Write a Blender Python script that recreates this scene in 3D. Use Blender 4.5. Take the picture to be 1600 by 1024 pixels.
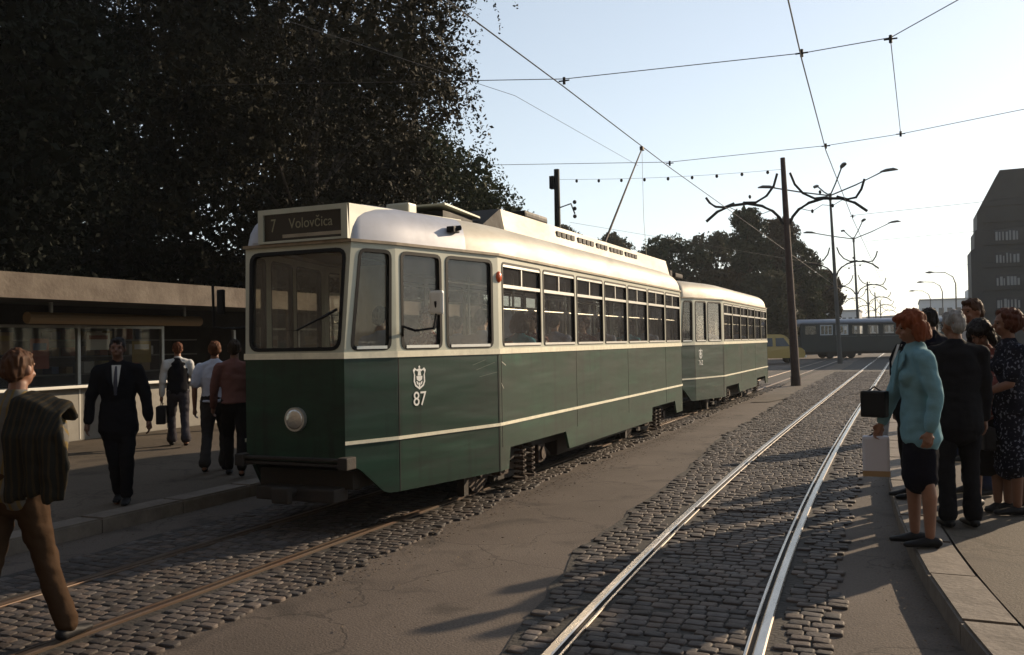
import bpy, bmesh, math, random
import numpy as np
from mathutils import Vector, Matrix, noise
random.seed(7); rng = np.random.default_rng(11)
for o in list(bpy.data.objects): bpy.data.objects.remove(o)
S = bpy.context.scene; COL = S.collection
R = math.radians

# ------------------------------------------------------------------ camera
HE = 1.65; TH = math.atan(615/1400); PIT = math.atan(25/1400); ROL = math.atan(.018)
fwd = Vector((-math.sin(TH)*math.cos(PIT), math.cos(TH)*math.cos(PIT), math.sin(PIT)))
r0 = Vector((math.cos(TH), math.sin(TH), 0)); u0 = r0.cross(fwd)
RR = math.cos(ROL)*r0 - math.sin(ROL)*u0; UU = math.sin(ROL)*r0 + math.cos(ROL)*u0
cam = bpy.data.cameras.new('camera'); co = bpy.data.objects.new('camera', cam); COL.objects.link(co)
cam.sensor_width = 36; cam.lens = 1400/1600*36; cam.clip_start = .05; cam.clip_end = 3000
m = Matrix((RR, UU, -fwd)).transposed().to_4x4(); m.translation = (0, 0, HE); co.matrix_world = m
S.camera = co
# ------------------------------------------------------------------ light
EL = R(19); AZ = R(61)      # azimuth measured from +X towards +Y
sd = Vector((math.cos(EL)*math.cos(AZ), math.cos(EL)*math.sin(AZ), math.sin(EL)))
w = bpy.data.worlds.new("World"); S.world = w; w.use_nodes = True
nt = w.node_tree; bg = nt.nodes['Background']; sky = nt.nodes.new('ShaderNodeTexSky')
sky.sky_type = 'NISHITA'; sky.sun_disc = False; sky.sun_elevation = EL; sky.sun_rotation = math.pi/2-AZ
sky.air_density = 1.0; sky.dust_density = .25; sky.ozone_density = 1.0; sky.altitude = 0
hs = nt.nodes.new('ShaderNodeHueSaturation'); hs.inputs['Saturation'].default_value = .7; hs.inputs['Value'].default_value = 1.3
gm = nt.nodes.new('ShaderNodeGamma'); gm.inputs[1].default_value = .72; nt.links.new(sky.outputs[0], gm.inputs[0]); nt.links.new(gm.outputs[0], hs.inputs['Color']); nt.links.new(hs.outputs[0], bg.inputs[0]); bg.inputs[1].default_value = .15
sl = bpy.data.lights.new('sun', 'SUN'); sl.energy = 5.0; sl.angle = R(.6); sl.color = (1, .78, .54)
so = bpy.data.objects.new('sun', sl); COL.objects.link(so); so.rotation_euler = sd.to_track_quat('Z', 'Y').to_euler()
S.view_settings.view_transform = 'Standard'; S.view_settings.look = 'None'; S.view_settings.gamma = 1
S.view_settings.exposure = 0.5
S.render.engine = 'CYCLES'
S.cycles.max_bounces = 8; S.cycles.transparent_max_bounces = 24

# ------------------------------------------------------------------ helpers
def tag(o, label=None, cat=None, group=None, kind=None):
    if label: o['label'] = label
    if cat: o['category'] = cat
    if group: o['group'] = group
    if kind: o['kind'] = kind
    return o
def empty(name, loc=(0, 0, 0), rz=0, label=None, cat=None, group=None):
    o = bpy.data.objects.new(name, None); COL.objects.link(o); o.location = loc; o.rotation_euler = (0, 0, rz)
    o.empty_display_size = .2
    return tag(o, label, cat, group)
def link(name, me, mat=None, parent=None, smooth=False):
    o = bpy.data.objects.new(name, me); COL.objects.link(o)
    if mat:
        for mm in (mat if isinstance(mat, (list, tuple)) else [mat]): me.materials.append(mm)
    if parent: o.parent = parent
    if smooth: me.shade_smooth() if hasattr(me, 'shade_smooth') else me.polygons.foreach_set('use_smooth', [True]*len(me.polygons))
    return o
def bmobj(name, bm, mat=None, parent=None, smooth=False, recalc=True):
    if recalc: bmesh.ops.recalc_face_normals(bm, faces=bm.faces)
    me = bpy.data.meshes.new(name); bm.to_mesh(me); bm.free()
    return link(name, me, mat, parent, smooth)
def struct(o): o['kind'] = 'structure'; return o

def mat(name, col, rough=.6, metal=0, var=0, scale=5, bump=0, bscale=40, col2=None, spec=.5, attr=None, streak=None, coat=0):
    """principled with noise driven colour variation and bump; object coordinates"""
    m = bpy.data.materials.new(name); m.use_nodes = True; n = m.node_tree; L = n.links
    b = n.nodes['Principled BSDF']; b.inputs['Roughness'].default_value = rough; b.inputs['Metallic'].default_value = metal
    b.inputs['Specular IOR Level'].default_value = spec
    if coat: b.inputs['Coat Weight'].default_value = coat; b.inputs['Coat Roughness'].default_value = .15
    c = (*col, 1); b.inputs['Base Color'].default_value = c
    tc = n.nodes.new('ShaderNodeTexCoord'); out = None
    if var or col2:
        mp = n.nodes.new('ShaderNodeMapping'); L.new(tc.outputs['Object'], mp.inputs[0])
        if streak: mp.inputs['Scale'].default_value = streak
        nz = n.nodes.new('ShaderNodeTexNoise'); nz.inputs['Scale'].default_value = scale; nz.inputs['Detail'].default_value = 8
        nz.inputs['Roughness'].default_value = .65
        L.new(mp.outputs[0], nz.inputs['Vector'])
        rp = n.nodes.new('ShaderNodeValToRGB'); rp.color_ramp.elements[0].position = .32; rp.color_ramp.elements[1].position = .68
        lo = col2 if col2 else tuple(x*(1-var) for x in col); hi = tuple(min(1, x*(1+var)) for x in col) if var else col
        rp.color_ramp.elements[0].color = (*lo, 1); rp.color_ramp.elements[1].color = (*hi, 1)
        L.new(nz.outputs['Fac'], rp.inputs[0]); out = rp.outputs[0]
        rr = n.nodes.new('ShaderNodeMapRange'); rr.inputs['To Min'].default_value = min(1, rough*1.25); rr.inputs['To Max'].default_value = rough*.8
        L.new(nz.outputs['Fac'], rr.inputs[0]); L.new(rr.outputs[0], b.inputs['Roughness'])
    if attr:
        at = n.nodes.new('ShaderNodeAttribute'); at.attribute_name = attr
        mx = n.nodes.new('ShaderNodeMix'); mx.data_type = 'RGBA'; mx.blend_type = 'MULTIPLY'; mx.inputs[0].default_value = 1
        if out: L.new(out, mx.inputs[6])
        else: mx.inputs[6].default_value = c
        L.new(at.outputs['Color'], mx.inputs[7]); out = mx.outputs[2]
    if out: L.new(out, b.inputs['Base Color'])
    if bump:
        nb = n.nodes.new('ShaderNodeTexNoise'); nb.inputs['Scale'].default_value = bscale; nb.inputs['Detail'].default_value = 5
        L.new(tc.outputs['Object'], nb.inputs['Vector'])
        bp = n.nodes.new('ShaderNodeBump'); bp.inputs['Strength'].default_value = 1; bp.inputs['Distance'].default_value = bump
        L.new(nb.outputs['Fac'], bp.inputs['Height']); L.new(bp.outputs[0], b.inputs['Normal'])
    return m
def glassmat(name, tint=(.55, .56, .55), refl=1.5, dirt=.06, dcol=(.35, .33, .3)):
    m = bpy.data.materials.new(name); m.use_nodes = True; n = m.node_tree; L = n.links; n.nodes.clear()
    o = n.nodes.new('ShaderNodeOutputMaterial'); t = n.nodes.new('ShaderNodeBsdfTransparent'); t.inputs[0].default_value = (*tint, 1)
    g = n.nodes.new('ShaderNodeBsdfGlossy'); g.inputs['Roughness'].default_value = .03
    f = n.nodes.new('ShaderNodeFresnel'); ge = n.nodes.new('ShaderNodeNewGeometry'); io = n.nodes.new('ShaderNodeMapRange')
    io.inputs['To Min'].default_value = refl; io.inputs['To Max'].default_value = 1/refl; L.new(ge.outputs['Backfacing'], io.inputs[0]); L.new(io.outputs[0], f.inputs[0])
    d = n.nodes.new('ShaderNodeBsdfDiffuse'); d.inputs[0].default_value = (*dcol, 1)
    a = n.nodes.new('ShaderNodeMixShader'); b = n.nodes.new('ShaderNodeMixShader')
    nz = n.nodes.new('ShaderNodeTexNoise'); nz.inputs['Scale'].default_value = 3; mr = n.nodes.new('ShaderNodeMath'); mr.operation = 'MULTIPLY'; mr.inputs[1].default_value = dirt*2
    L.new(nz.outputs['Fac'], mr.inputs[0]); L.new(mr.outputs[0], a.inputs[0])
    L.new(t.outputs[0], a.inputs[1]); L.new(d.outputs[0], a.inputs[2])
    L.new(f.outputs[0], b.inputs[0]); L.new(a.outputs[0], b.inputs[1]); L.new(g.outputs[0], b.inputs[2]); L.new(b.outputs[0], o.inputs[0])
    return m

M = dict(
 asphalt=None,
 green=mat('tram_green', (.0068, .031, .0185), .34, var=.4, scale=1.6, bump=.010, bscale=1.6, streak=(1, .5, 2.6), spec=.4),
 cream=mat('tram_cream', (.40, .41, .33), .42, var=.10, scale=2, bump=.0004, bscale=9),
 roof=mat('tram_roof', (.44, .41, .33), .55, var=.12, scale=2.2, bump=.001, bscale=6, col2=(.30, .26, .19), streak=(1, .35, 1)),
 roofcap=mat('roof_cap_skylit', (.36, .37, .41), .5, metal=.2, var=.12, scale=3),  # bluish grey paints the sky-lit, unsunned look of the roof's front end
 trim=mat('trim_cream', (.72, .68, .52), .4, var=.15, scale=9),
 rubber=mat('rubber', (.006, .006, .006), .6, spec=.2),
 alu=mat('aluminium', (.55, .55, .52), .38, metal=.8, var=.1, scale=6),
 black=mat('black_paint', (.008, .008, .009), .6, var=.3, scale=8, spec=.2),
 grime=mat('grime', (.010, .009, .008), .85, col2=(.026, .018, .012), scale=14, bump=.004, bscale=40),
 rust=mat('rusty_iron', (.060, .032, .018), .8, col2=(.016, .012, .009), scale=16, bump=.004, bscale=40),
 inner=mat('interior_panel', (.52, .46, .35), .6, var=.2, scale=3),
 innerlo=mat('interior_floor', (.16, .14, .12), .8),
 seat=mat('seat_vinyl', (.14, .05, .03), .5),
 glass=glassmat('window_glass', (.88, .88, .86), 1.40, .075, (.34, .33, .34)),
 glassf=glassmat('windscreen_glass', (.92, .92, .88), 1.4, .08),
 white=mat('white_paint', (.75, .75, .70), .4),
 red=mat('orange_lens', (.65, .10, .02), .3),
 lens=mat('headlight_lens', (.55, .53, .48), .12, metal=.7, bump=.004, bscale=60),
 signbg=mat('sign_blind', (.010, .011, .010), .35),
 signtx=mat('sign_lettering', (.40, .40, .28), .6),
 steel=mat('rail_steel', (.40, .36, .32), .26, metal=1, var=.25, scale=3, streak=(3, .5, 1)),
 steelold=mat('rail_worn', (.13, .10, .075), .45, metal=.75, col2=(.10, .06, .04), scale=4),
 pole=mat('pole_brown', (.040, .022, .018), .7, var=.3, scale=5, bump=.002),
 polegrey=mat('pole_grey', (.045, .045, .043), .6, var=.2, scale=5),
 wire=mat('wire', (.015, .015, .015), .5),
 bark=mat('bark', (.055, .043, .033), .9, var=.4, scale=8, bump=.02, bscale=14),
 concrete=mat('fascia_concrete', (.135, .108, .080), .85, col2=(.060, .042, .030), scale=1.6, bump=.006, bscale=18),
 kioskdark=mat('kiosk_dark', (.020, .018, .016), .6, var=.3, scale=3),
 kioskwall=mat('kiosk_counter_front', (.20, .19, .165), .6, var=.2, scale=2),
 wood=mat('post_wood', (.13, .085, .05), .8, var=.3, scale=6, streak=(6, 6, .6)),
)

def box(bm, x0, y0, z0, x1, y1, z1, bev=0):
    vs = [bm.verts.new(p) for p in ((x0,y0,z0),(x1,y0,z0),(x1,y1,z0),(x0,y1,z0),(x0,y0,z1),(x1,y0,z1),(x1,y1,z1),(x0,y1,z1))]
    fs = [bm.faces.new([vs[i] for i in f]) for f in ((0,3,2,1),(4,5,6,7),(0,1,5,4),(1,2,6,5),(2,3,7,6),(3,0,4,7))]
    if bev:
        es = list({e for f in fs for e in f.edges})
        bmesh.ops.bevel(bm, geom=es, offset=bev, segments=2, affect='EDGES', profile=.6)
def frame_at(t):
    t = Vector(t).normalized(); ref = Vector((1, 0, 0))
    if abs(t.dot(ref)) > .92: ref = Vector((0, 1, 0))
    u = (ref - t*t.dot(ref)).normalized(); return u, t.cross(u)
def tube(bm, pts, rads, seg=10, cap=True, round_ends=False):
    pts = [Vector(p) for p in pts]
    if not isinstance(rads, (list, tuple)): rads = [rads]*len(pts)
    rads = [r if isinstance(r, (list, tuple)) else (r, r) for r in rads]
    rings = []
    tg = []
    for i in range(len(pts)):
        a = pts[max(0, i-1)]; b = pts[min(len(pts)-1, i+1)]; tg.append((b-a).normalized())
    P = list(zip(pts, rads, tg))
    if round_ends:
        p, r, t = P[0]; rm = min(r)
        P = [(p-t*rm*.9, (r[0]*.35, r[1]*.35), t), (p-t*rm*.6, (r[0]*.78, r[1]*.78), t)] + P
        p, r, t = P[-1]; rm = min(r)
        P = P + [(p+t*rm*.6, (r[0]*.78, r[1]*.78), t), (p+t*rm*.9, (r[0]*.35, r[1]*.35), t)]
    pu = None
    for p, r, t in P:
        u, v = frame_at(t)
        if pu is not None and u.dot(pu) < 0: u, v = -u, -v
        pu = u
        rings.append([bm.verts.new(p + u*r[0]*math.cos(2*math.pi*k/seg) + v*r[1]*math.sin(2*math.pi*k/seg)) for k in range(seg)])
    for a, b in zip(rings, rings[1:]):
        for k in range(seg): bm.faces.new((a[k], a[(k+1) % seg], b[(k+1) % seg], b[k]))
    if cap: bm.faces.new(rings[0][::-1]); bm.faces.new(rings[-1])
def ell(bm, c, r, rot=None, seg=14, rg=9):
    mt = Matrix.Translation(Vector(c)) @ (rot.to_4x4() if rot else Matrix.Identity(4)) @ Matrix.Diagonal((r[0], r[1], r[2], 1))
    bmesh.ops.create_uvsphere(bm, u_segments=seg, v_segments=rg, radius=1, matrix=mt)
def disc_cyl(bm, c, axis, r, h, seg=24):
    q = Vector(axis).to_track_quat('Z', 'Y').to_matrix().to_4x4()
    bmesh.ops.create_cone(bm, cap_ends=True, segments=seg, radius1=r, radius2=r, depth=h, matrix=Matrix.Translation(Vector(c)) @ q)

def rpoly(pts, r, n=4):
    """round the corners of a closed 2-D polygon"""
    out = []; N = len(pts)
    for i in range(N):
        p = Vector(pts[i]); a = Vector(pts[i-1]); b = Vector(pts[(i+1) % N])
        rr = r[i] if isinstance(r, (list, tuple)) else r
        if rr <= 0: out.append(tuple(p)); continue
        da = (a-p); db = (b-p); rr = min(rr, da.length*.48, db.length*.48)
        s = p+da.normalized()*rr; e = p+db.normalized()*rr
        for k in range(n+1):
            t = k/n; out.append(tuple((1-t)**2*s + 2*t*(1-t)*p + t*t*e))
    return out
def grow(pts, d):
    """offset a convex closed polygon outward by d"""
    N = len(pts); out = []; A = sum(pts[i][0]*pts[(i+1) % N][1]-pts[(i+1) % N][0]*pts[i][1] for i in range(N))
    s = 1 if A > 0 else -1
    for i in range(N):
        p = Vector(pts[i]); a = (p-Vector(pts[i-1])).normalized(); b = (Vector(pts[(i+1) % N])-p).normalized()
        na = Vector((a.y, -a.x))*s; nb = Vector((b.y, -b.x))*s; k = (na+nb)
        k = k/max(.3, k.length_squared/2) if k.length > 1e-6 else na
        out.append(tuple(p+k*d))
    return out
def fill2d(outer, holes=()):
    cu = bpy.data.curves.new('f', 'CURVE'); cu.dimensions = '2D'; cu.fill_mode = 'BOTH'
    for lp in [outer]+list(holes):
        sp = cu.splines.new('POLY'); sp.points.add(len(lp)-1); sp.use_cyclic_u = True
        for i, p in enumerate(lp): sp.points[i].co = (p[0], p[1], 0, 1)
    ob = bpy.data.objects.new('f', cu); me = bpy.data.meshes.new_from_object(ob)
    bpy.data.objects.remove(ob); bpy.data.curves.remove(cu); return me
def plate(bm, P, outer, holes, thick, off=0):
    """P = corners P00,P10,P11,P01 of a patch; outlines in metres (u along P00->P10, v up); extruded inwards by thick, front face 'off' proud"""
    P = [Vector(p) for p in P]; W = (P[1]-P[0]).length; H = ((P[3]-P[0]).length+(P[2]-P[1]).length)/2
    nrm = (P[1]-P[0]).cross(P[3]-P[0]).normalized()
    me = fill2d(outer, holes); b = bmesh.new(); b.from_mesh(me); bpy.data.meshes.remove(me)
    bmesh.ops.remove_doubles(b, verts=b.verts, dist=1e-5)
    for v in b.verts:
        s = v.co.x/W; t = v.co.y/H
        v.co = (P[0]*(1-s)+P[1]*s)*(1-t)+(P[3]*(1-s)+P[2]*s)*t + nrm*off
    g = bmesh.ops.extrude_face_region(b, geom=list(b.faces))
    for v in [x for x in g['geom'] if isinstance(x, bmesh.types.BMVert)]: v.co -= nrm*thick
    bmesh.ops.recalc_face_normals(b, faces=b.faces)
    t2 = bpy.data.meshes.new('t'); b.to_mesh(t2); b.free(); bm.from_mesh(t2); bpy.data.meshes.remove(t2)
def textmesh(s, size, ext=.002, bold=0):
    cu = bpy.data.curves.new('t', 'FONT'); cu.body = s; cu.size = size; cu.extrude = ext; cu.align_x = 'CENTER'; cu.align_y = 'CENTER'; cu.offset = bold
    ob = bpy.data.objects.new('t', cu); me = bpy.data.meshes.new_from_object(ob)
    bpy.data.objects.remove(ob); bpy.data.curves.remove(cu); return me
def flatmat(o, org, ux, uz):
    """place an XY-plane mesh so its X runs along ux and its Y along uz"""
    ux = Vector(ux).normalized(); uz = Vector(uz).normalized(); n = ux.cross(uz)
    mm = Matrix((ux, uz, n)).transposed().to_4x4(); mm.translation = Vector(org); o.matrix_local = mm

# ------------------------------------------------------------------ ground
def asphalt_mat(name, c1, c2, c3):
    m = bpy.data.materials.new(name); m.use_nodes = True; n = m.node_tree; L = n.links; b = n.nodes['Principled BSDF']
    b.inputs['Roughness'].default_value = .85; b.inputs['Specular IOR Level'].default_value = .3
    tc = n.nodes.new('ShaderNodeTexCoord')
    big = n.nodes.new('ShaderNodeTexNoise'); big.inputs['Scale'].default_value = .55; big.inputs['Detail'].default_value = 9; big.inputs['Roughness'].default_value = .6
    fine = n.nodes.new('ShaderNodeTexNoise'); fine.inputs['Scale'].default_value = 70; fine.inputs['Detail'].default_value = 4
    cr = n.nodes.new('ShaderNodeTexVoronoi'); cr.feature = 'DISTANCE_TO_EDGE'; cr.inputs['Scale'].default_value = .55
    wn = n.nodes.new('ShaderNodeTexNoise'); wn.inputs['Scale'].default_value = 2.2; wn.inputs['Detail'].default_value = 6
    L.new(tc.outputs['Object'], wn.inputs['Vector'])
    ad = n.nodes.new('ShaderNodeVectorMath'); ad.operation = 'MULTIPLY_ADD'; ad.inputs[1].default_value = (.9, .9, .9)
    L.new(wn.outputs['Color'], ad.inputs[0]); L.new(tc.outputs['Object'], ad.inputs[2]); L.new(ad.outputs[0], cr.inputs['Vector'])
    for q in (big, fine): L.new(tc.outputs['Object'], q.inputs['Vector'])
    rp = n.nodes.new('ShaderNodeValToRGB'); e = rp.color_ramp.elements; e[0].position = .3; e[0].color = (*c1, 1); e[1].position = .7; e[1].color = (*c3, 1)
    k = e.new(.5); k.color = (*c2, 1); L.new(big.outputs['Fac'], rp.inputs[0])
    r2 = n.nodes.new('ShaderNodeMapRange'); r2.inputs['From Min'].default_value = .3; r2.inputs['From Max'].default_value = .7; r2.inputs['To Min'].default_value = .72; r2.inputs['To Max'].default_value = 1.25
    L.new(fine.outputs['Fac'], r2.inputs[0])
    r3 = n.nodes.new('ShaderNodeMapRange'); r3.inputs['From Min'].default_value = 0; r3.inputs['From Max'].default_value = .012; r3.inputs['To Min'].default_value = .55; r3.inputs['To Max'].default_value = 1
    L.new(cr.outputs['Distance'], r3.inputs[0])
    mu = n.nodes.new('ShaderNodeMath'); mu.operation = 'MULTIPLY'; L.new(r2.outputs[0], mu.inputs[0]); L.new(r3.outputs[0], mu.inputs[1])
    st = n.nodes.new('ShaderNodeTexNoise'); st.inputs['Scale'].default_value = 1.7; st.inputs['Detail'].default_value = 5; st.inputs['Distortion'].default_value = .8; L.new(tc.outputs['Object'], st.inputs['Vector'])
    r4 = n.nodes.new('ShaderNodeMapRange'); r4.inputs['From Min'].default_value = .56; r4.inputs['From Max'].default_value = .70; r4.inputs['To Min'].default_value = 1.08; r4.inputs['To Max'].default_value = .62
    L.new(st.outputs['Fac'], r4.inputs[0]); m4 = n.nodes.new('ShaderNodeMath'); m4.operation = 'MULTIPLY'; L.new(mu.outputs[0], m4.inputs[0]); L.new(r4.outputs[0], m4.inputs[1])
    mx = n.nodes.new('ShaderNodeMix'); mx.data_type = 'RGBA'; mx.blend_type = 'MULTIPLY'; mx.inputs[0].default_value = 1
    L.new(rp.outputs[0], mx.inputs[6]); L.new(m4.outputs[0], mx.inputs[7]); L.new(mx.outputs[2], b.inputs['Base Color'])
    bp = n.nodes.new('ShaderNodeBump'); bp.inputs['Distance'].default_value = .004; bp.inputs['Strength'].default_value = .8
    L.new(mu.outputs[0], bp.inputs['Height']); L.new(bp.outputs[0], b.inputs['Normal'])
    return m
def streaky(m):
    n = m.node_tree; L = n.links; b = n.nodes['Principled BSDF']; src = b.inputs['Base Color'].links[0].from_socket; tc = n.nodes['Texture Coordinate']
    for sc, ns, lo, hi, fr, to in (((3.5, 3.5, .35), 2.4, .52, .68, 1.0, .60), ((.5, .35, 3.2), 1.6, .55, .72, 1.0, 1.9)):
        mp = n.nodes.new('ShaderNodeMapping'); mp.inputs['Scale'].default_value = sc; nz = n.nodes.new('ShaderNodeTexNoise'); nz.inputs['Scale'].default_value = ns; nz.inputs['Detail'].default_value = 7
        L.new(tc.outputs['Object'], mp.inputs[0]); L.new(mp.outputs[0], nz.inputs['Vector']); mr = n.nodes.new('ShaderNodeMapRange')
        mr.inputs['From Min'].default_value = lo; mr.inputs['From Max'].default_value = hi; mr.inputs['To Min'].default_value = fr; mr.inputs['To Max'].default_value = to
        L.new(nz.outputs['Fac'], mr.inputs[0]); mx = n.nodes.new('ShaderNodeMix'); mx.data_type = 'RGBA'; mx.blend_type = 'MULTIPLY'; mx.inputs[0].default_value = 1
        L.new(src, mx.inputs[6]); L.new(mr.outputs[0], mx.inputs[7]); src = mx.outputs[2]
    L.new(src, b.inputs['Base Color'])
    bn = [x for x in n.nodes if x.type == 'BUMP'][0]; nb = bn.inputs['Height'].links[0].from_node; mp = n.nodes.new('ShaderNodeMapping'); mp.inputs['Scale'].default_value = (1, .4, 2.6)
    L.new(tc.outputs['Object'], mp.inputs[0]); L.new(mp.outputs[0], nb.inputs['Vector']); nb.inputs['Detail'].default_value = 2
streaky(M['green'])
M['asphalt'] = asphalt_mat('road_asphalt', (.060, .047, .037), (.084, .066, .053), (.104, .083, .067))
M['pave'] = asphalt_mat('platform_asphalt', (.060, .048, .035), (.075, .060, .045), (.092, .073, .055))
M['kerb'] = mat('kerb_stone', (.12, .098, .078), .85, var=.25, scale=5, bump=.005, bscale=30)
M['soil'] = mat('joint_soil', (.022, .018, .014), .95, var=.3, scale=10, bump=.01, bscale=30)
M['cobble'] = mat('cobble_stone', (.062, .050, .043), .72, var=.3, scale=9, bump=.004, bscale=45, attr='tone', spec=.3)

def railx(Y): return -2.06 + .78*math.exp(-max(Y, 1.5)/4.5)
def kerbx(Y): return -.34 + 2.55*math.exp(-max(Y, 1.2)/3.6)
def sheet(name, pts, z, m_, thick=0):
    bm = bmesh.new(); vs = [bm.verts.new((x, y, z)) for x, y in pts]; f = bm.faces.new(vs)
    bmesh.ops.triangulate(bm, faces=[f])
    return struct(bmobj(name, bm, m_))
bm = bmesh.new()
vs = [bm.verts.new(p) for p in ((-900, -60, -.012), (900, -60, -.012), (900, 1500, -.012), (-900, 1500, -.012))]; bm.faces.new(vs)
struct(bmobj('ground', bm, M['asphalt']))
Ys = [.5+i*.35 for i in range(140)] + [50+i*3 for i in range(20)]
def wob(y, k): return .06*noise.noise(Vector((y*1.1, k, 0)))+.05*noise.noise(Vector((y*5.1, k+7, 0)))
# cobble bed of the right track (dark soil sheet; stones stand in it)
def cl(Y):   # ragged left border of the cobbles
    xs = [(0, -1.75), (4.3, -2.0), (5.2, -2.18), (6.3, -2.34), (6.7, -2.44), (8.8, -2.5), (11.6, -2.64), (15.7, -2.94), (21.6, -3.0), (29.8, -3.2), (200, -3.3)]
    for (a, b), (c, d) in zip(xs, xs[1:]):
        if a <= Y <= c: return b+(d-b)*(Y-a)/(c-a)+wob(Y, 1)*1.6
def cr_(Y): return -.6 + 2.2*math.exp(-max(Y, 1)/2.0) + wob(Y, 5)*.15
def strip(name, fl, fr, z, m_, Ys=Ys):
    bm = bmesh.new(); prev = None
    for y in Ys:
        a = bm.verts.new((fl(y), y, z)); b = bm.verts.new((fr(y), y, z))
        if prev: bm.faces.new((prev[0], prev[1], b, a))
        prev = (a, b)
    return struct(bmobj(name, bm, m_))
strip('track_bed', cl, cr_, -.004, M['soil'])
L0, L1 = -6.15, -3.86
def ll(Y): return L0+wob(Y, 11)
def lr(Y): return L1+wob(Y, 14)*1.4 - (.22*max(0, min(1, (Y-6)/4)))
strip('track_bed', ll, lr, -.001, M['soil'])

def cobbles(name, fl, fr, y0, y1, rails, sx=.112, sy=.092, seed=3):
    rg = np.random.default_rng(seed); V = []; F = []; T = []
    y = y0; row = 0
    ang = [(i+.5)/8*2*math.pi for i in range(8)]
    # superellipse stone outline
    base = np.array([[math.copysign(abs(math.cos(a))**.28, math.cos(a)), math.copysign(abs(math.sin(a))**.28, math.sin(a))] for a in ang])
    while y < y1:
        dy = sy*rg.uniform(.88, 1.12); a = fl(y); b = fr(y); x = a + rg.uniform(0, sx)
        while x < b:
            wx = sx*rg.uniform(.78, 1.25); cx = x+wx/2
            gap = any(abs(cx-r(y)) < .035+wx/2 for r in rails)
            if not gap and rg.random() > .012:
                h = rg.normal(0, .0026) - .0005; hx = wx/2-.0038; hy = dy/2-.0036; th = rg.normal(0, .05)
                c, s = math.cos(th), math.sin(th); tx, ty = rg.normal(0, .018), rg.normal(0, .018)
                cy = y + rg.normal(0, .008) + .03*math.sin(cx*2.1+y*.6)
                n0 = len(V)
                for sc, zz in ((1.0, -.02), (.995, .000), (.955, .0055), (.76, .0078)):
                    for bx, by in base:
                        px = bx*hx*sc; py = by*hy*sc
                        V.append((cx+px*c-py*s, cy+px*s+py*c, h+zz+px*tx+py*ty))
                for k in range(3):
                    for j in range(8):
                        F.append((n0+k*8+j, n0+k*8+(j+1) % 8, n0+k*8+8+(j+1) % 8, n0+k*8+8+j))
                F.append(tuple(n0+24+j for j in range(8)))
                t = rg.uniform(.60, 1.35)*(1+.55*noise.noise(Vector((cx*1.3, cy*.8, seed)))); wv = rg.uniform(-.08, .08)
                T += [(t*(1+wv), t, t*(1-wv), 1)]*32
            x += wx
        y += dy; row += 1
    me = bpy.data.meshes.new(name); me.from_pydata(V, [], F)
    at = me.attributes.new('tone', 'FLOAT_COLOR', 'POINT'); at.data.foreach_set('color', np.array(T, dtype=np.float32).ravel())
    o = link(name, me, M['cobble'], None, True)
    o['kind'] = 'stuff'; tag(o, None, 'cobbles'); return o
c1 = cobbles('cobblestones', cl, cr_, 1.2, 46, [railx, lambda y: railx(y)+1.05])
c1['label'] = 'worn brown cobblestones set between and beside the curving right-hand tram rails'
LR, RR_ = (lambda y: -5.47), (lambda y: -4.42)
c2 = cobbles('cobblestones', ll, lr, 1.6, 34, [LR, RR_], .100, .084, seed=9)
c2['label'] = 'low cobblestones around the left rails under the green tram'

def rail(fx, y0, y1, m_, label, grp='tram rails set in the cobbles', flip=1):
    # head, groove and guard lip swept along the rail line
    prof = [(-.030, -.02), (-.030, .012), (-.022, .018), (.022, .018), (.030, .012), (.031, -.012), (.056, -.012), (.057, .010), (.062, .013), (.074, .013), (.077, .008), (.077, -.02)]
    bm = bmesh.new(); prev = None; y = y0
    while y <= y1+1e-6:
        ring = [bm.verts.new((fx(y)+flip*p[0], y, p[1])) for p in prof]
        if prev:
            for k in range(len(prof)-1): bm.faces.new((prev[k], prev[k+1], ring[k+1], ring[k]))
        prev = ring; y += .25 if y < 40 else 2.
    o = bmobj('tram_rail', bm, m_, None, False); tag(o, label, 'rail', grp); return o
rail(railx, .6, 170, M['steel'], 'polished steel rail, left one of the two curving past the waiting crowd', flip=1)
rail(lambda y: railx(y)+1.05, .6, 170, M['steel'], 'polished steel rail nearest the right kerb, bending sharply towards the viewer', flip=-1)
rail(RR_, 1., 170, M['steelold'], 'worn rusty rail beside the asphalt, right one under the green tram', flip=-1)
rail(LR, 1., 170, M['steelold'], 'worn rusty rail nearest the left platform, running under the green tram')
# drain / cable cover bar crossing the right track
bm = bmesh.new(); box(bm, -1.93, 8.72, -.01, -1.06, 8.80, .016, .004)
for i in range(11): box(bm, -1.90+i*.076, 8.735, .0165, -1.86+i*.076, 8.785, .022)
tag(bmobj('drain_grate', bm, M['rust']), 'narrow rusty iron drain bar lying across between the right rails', 'drain')

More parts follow.
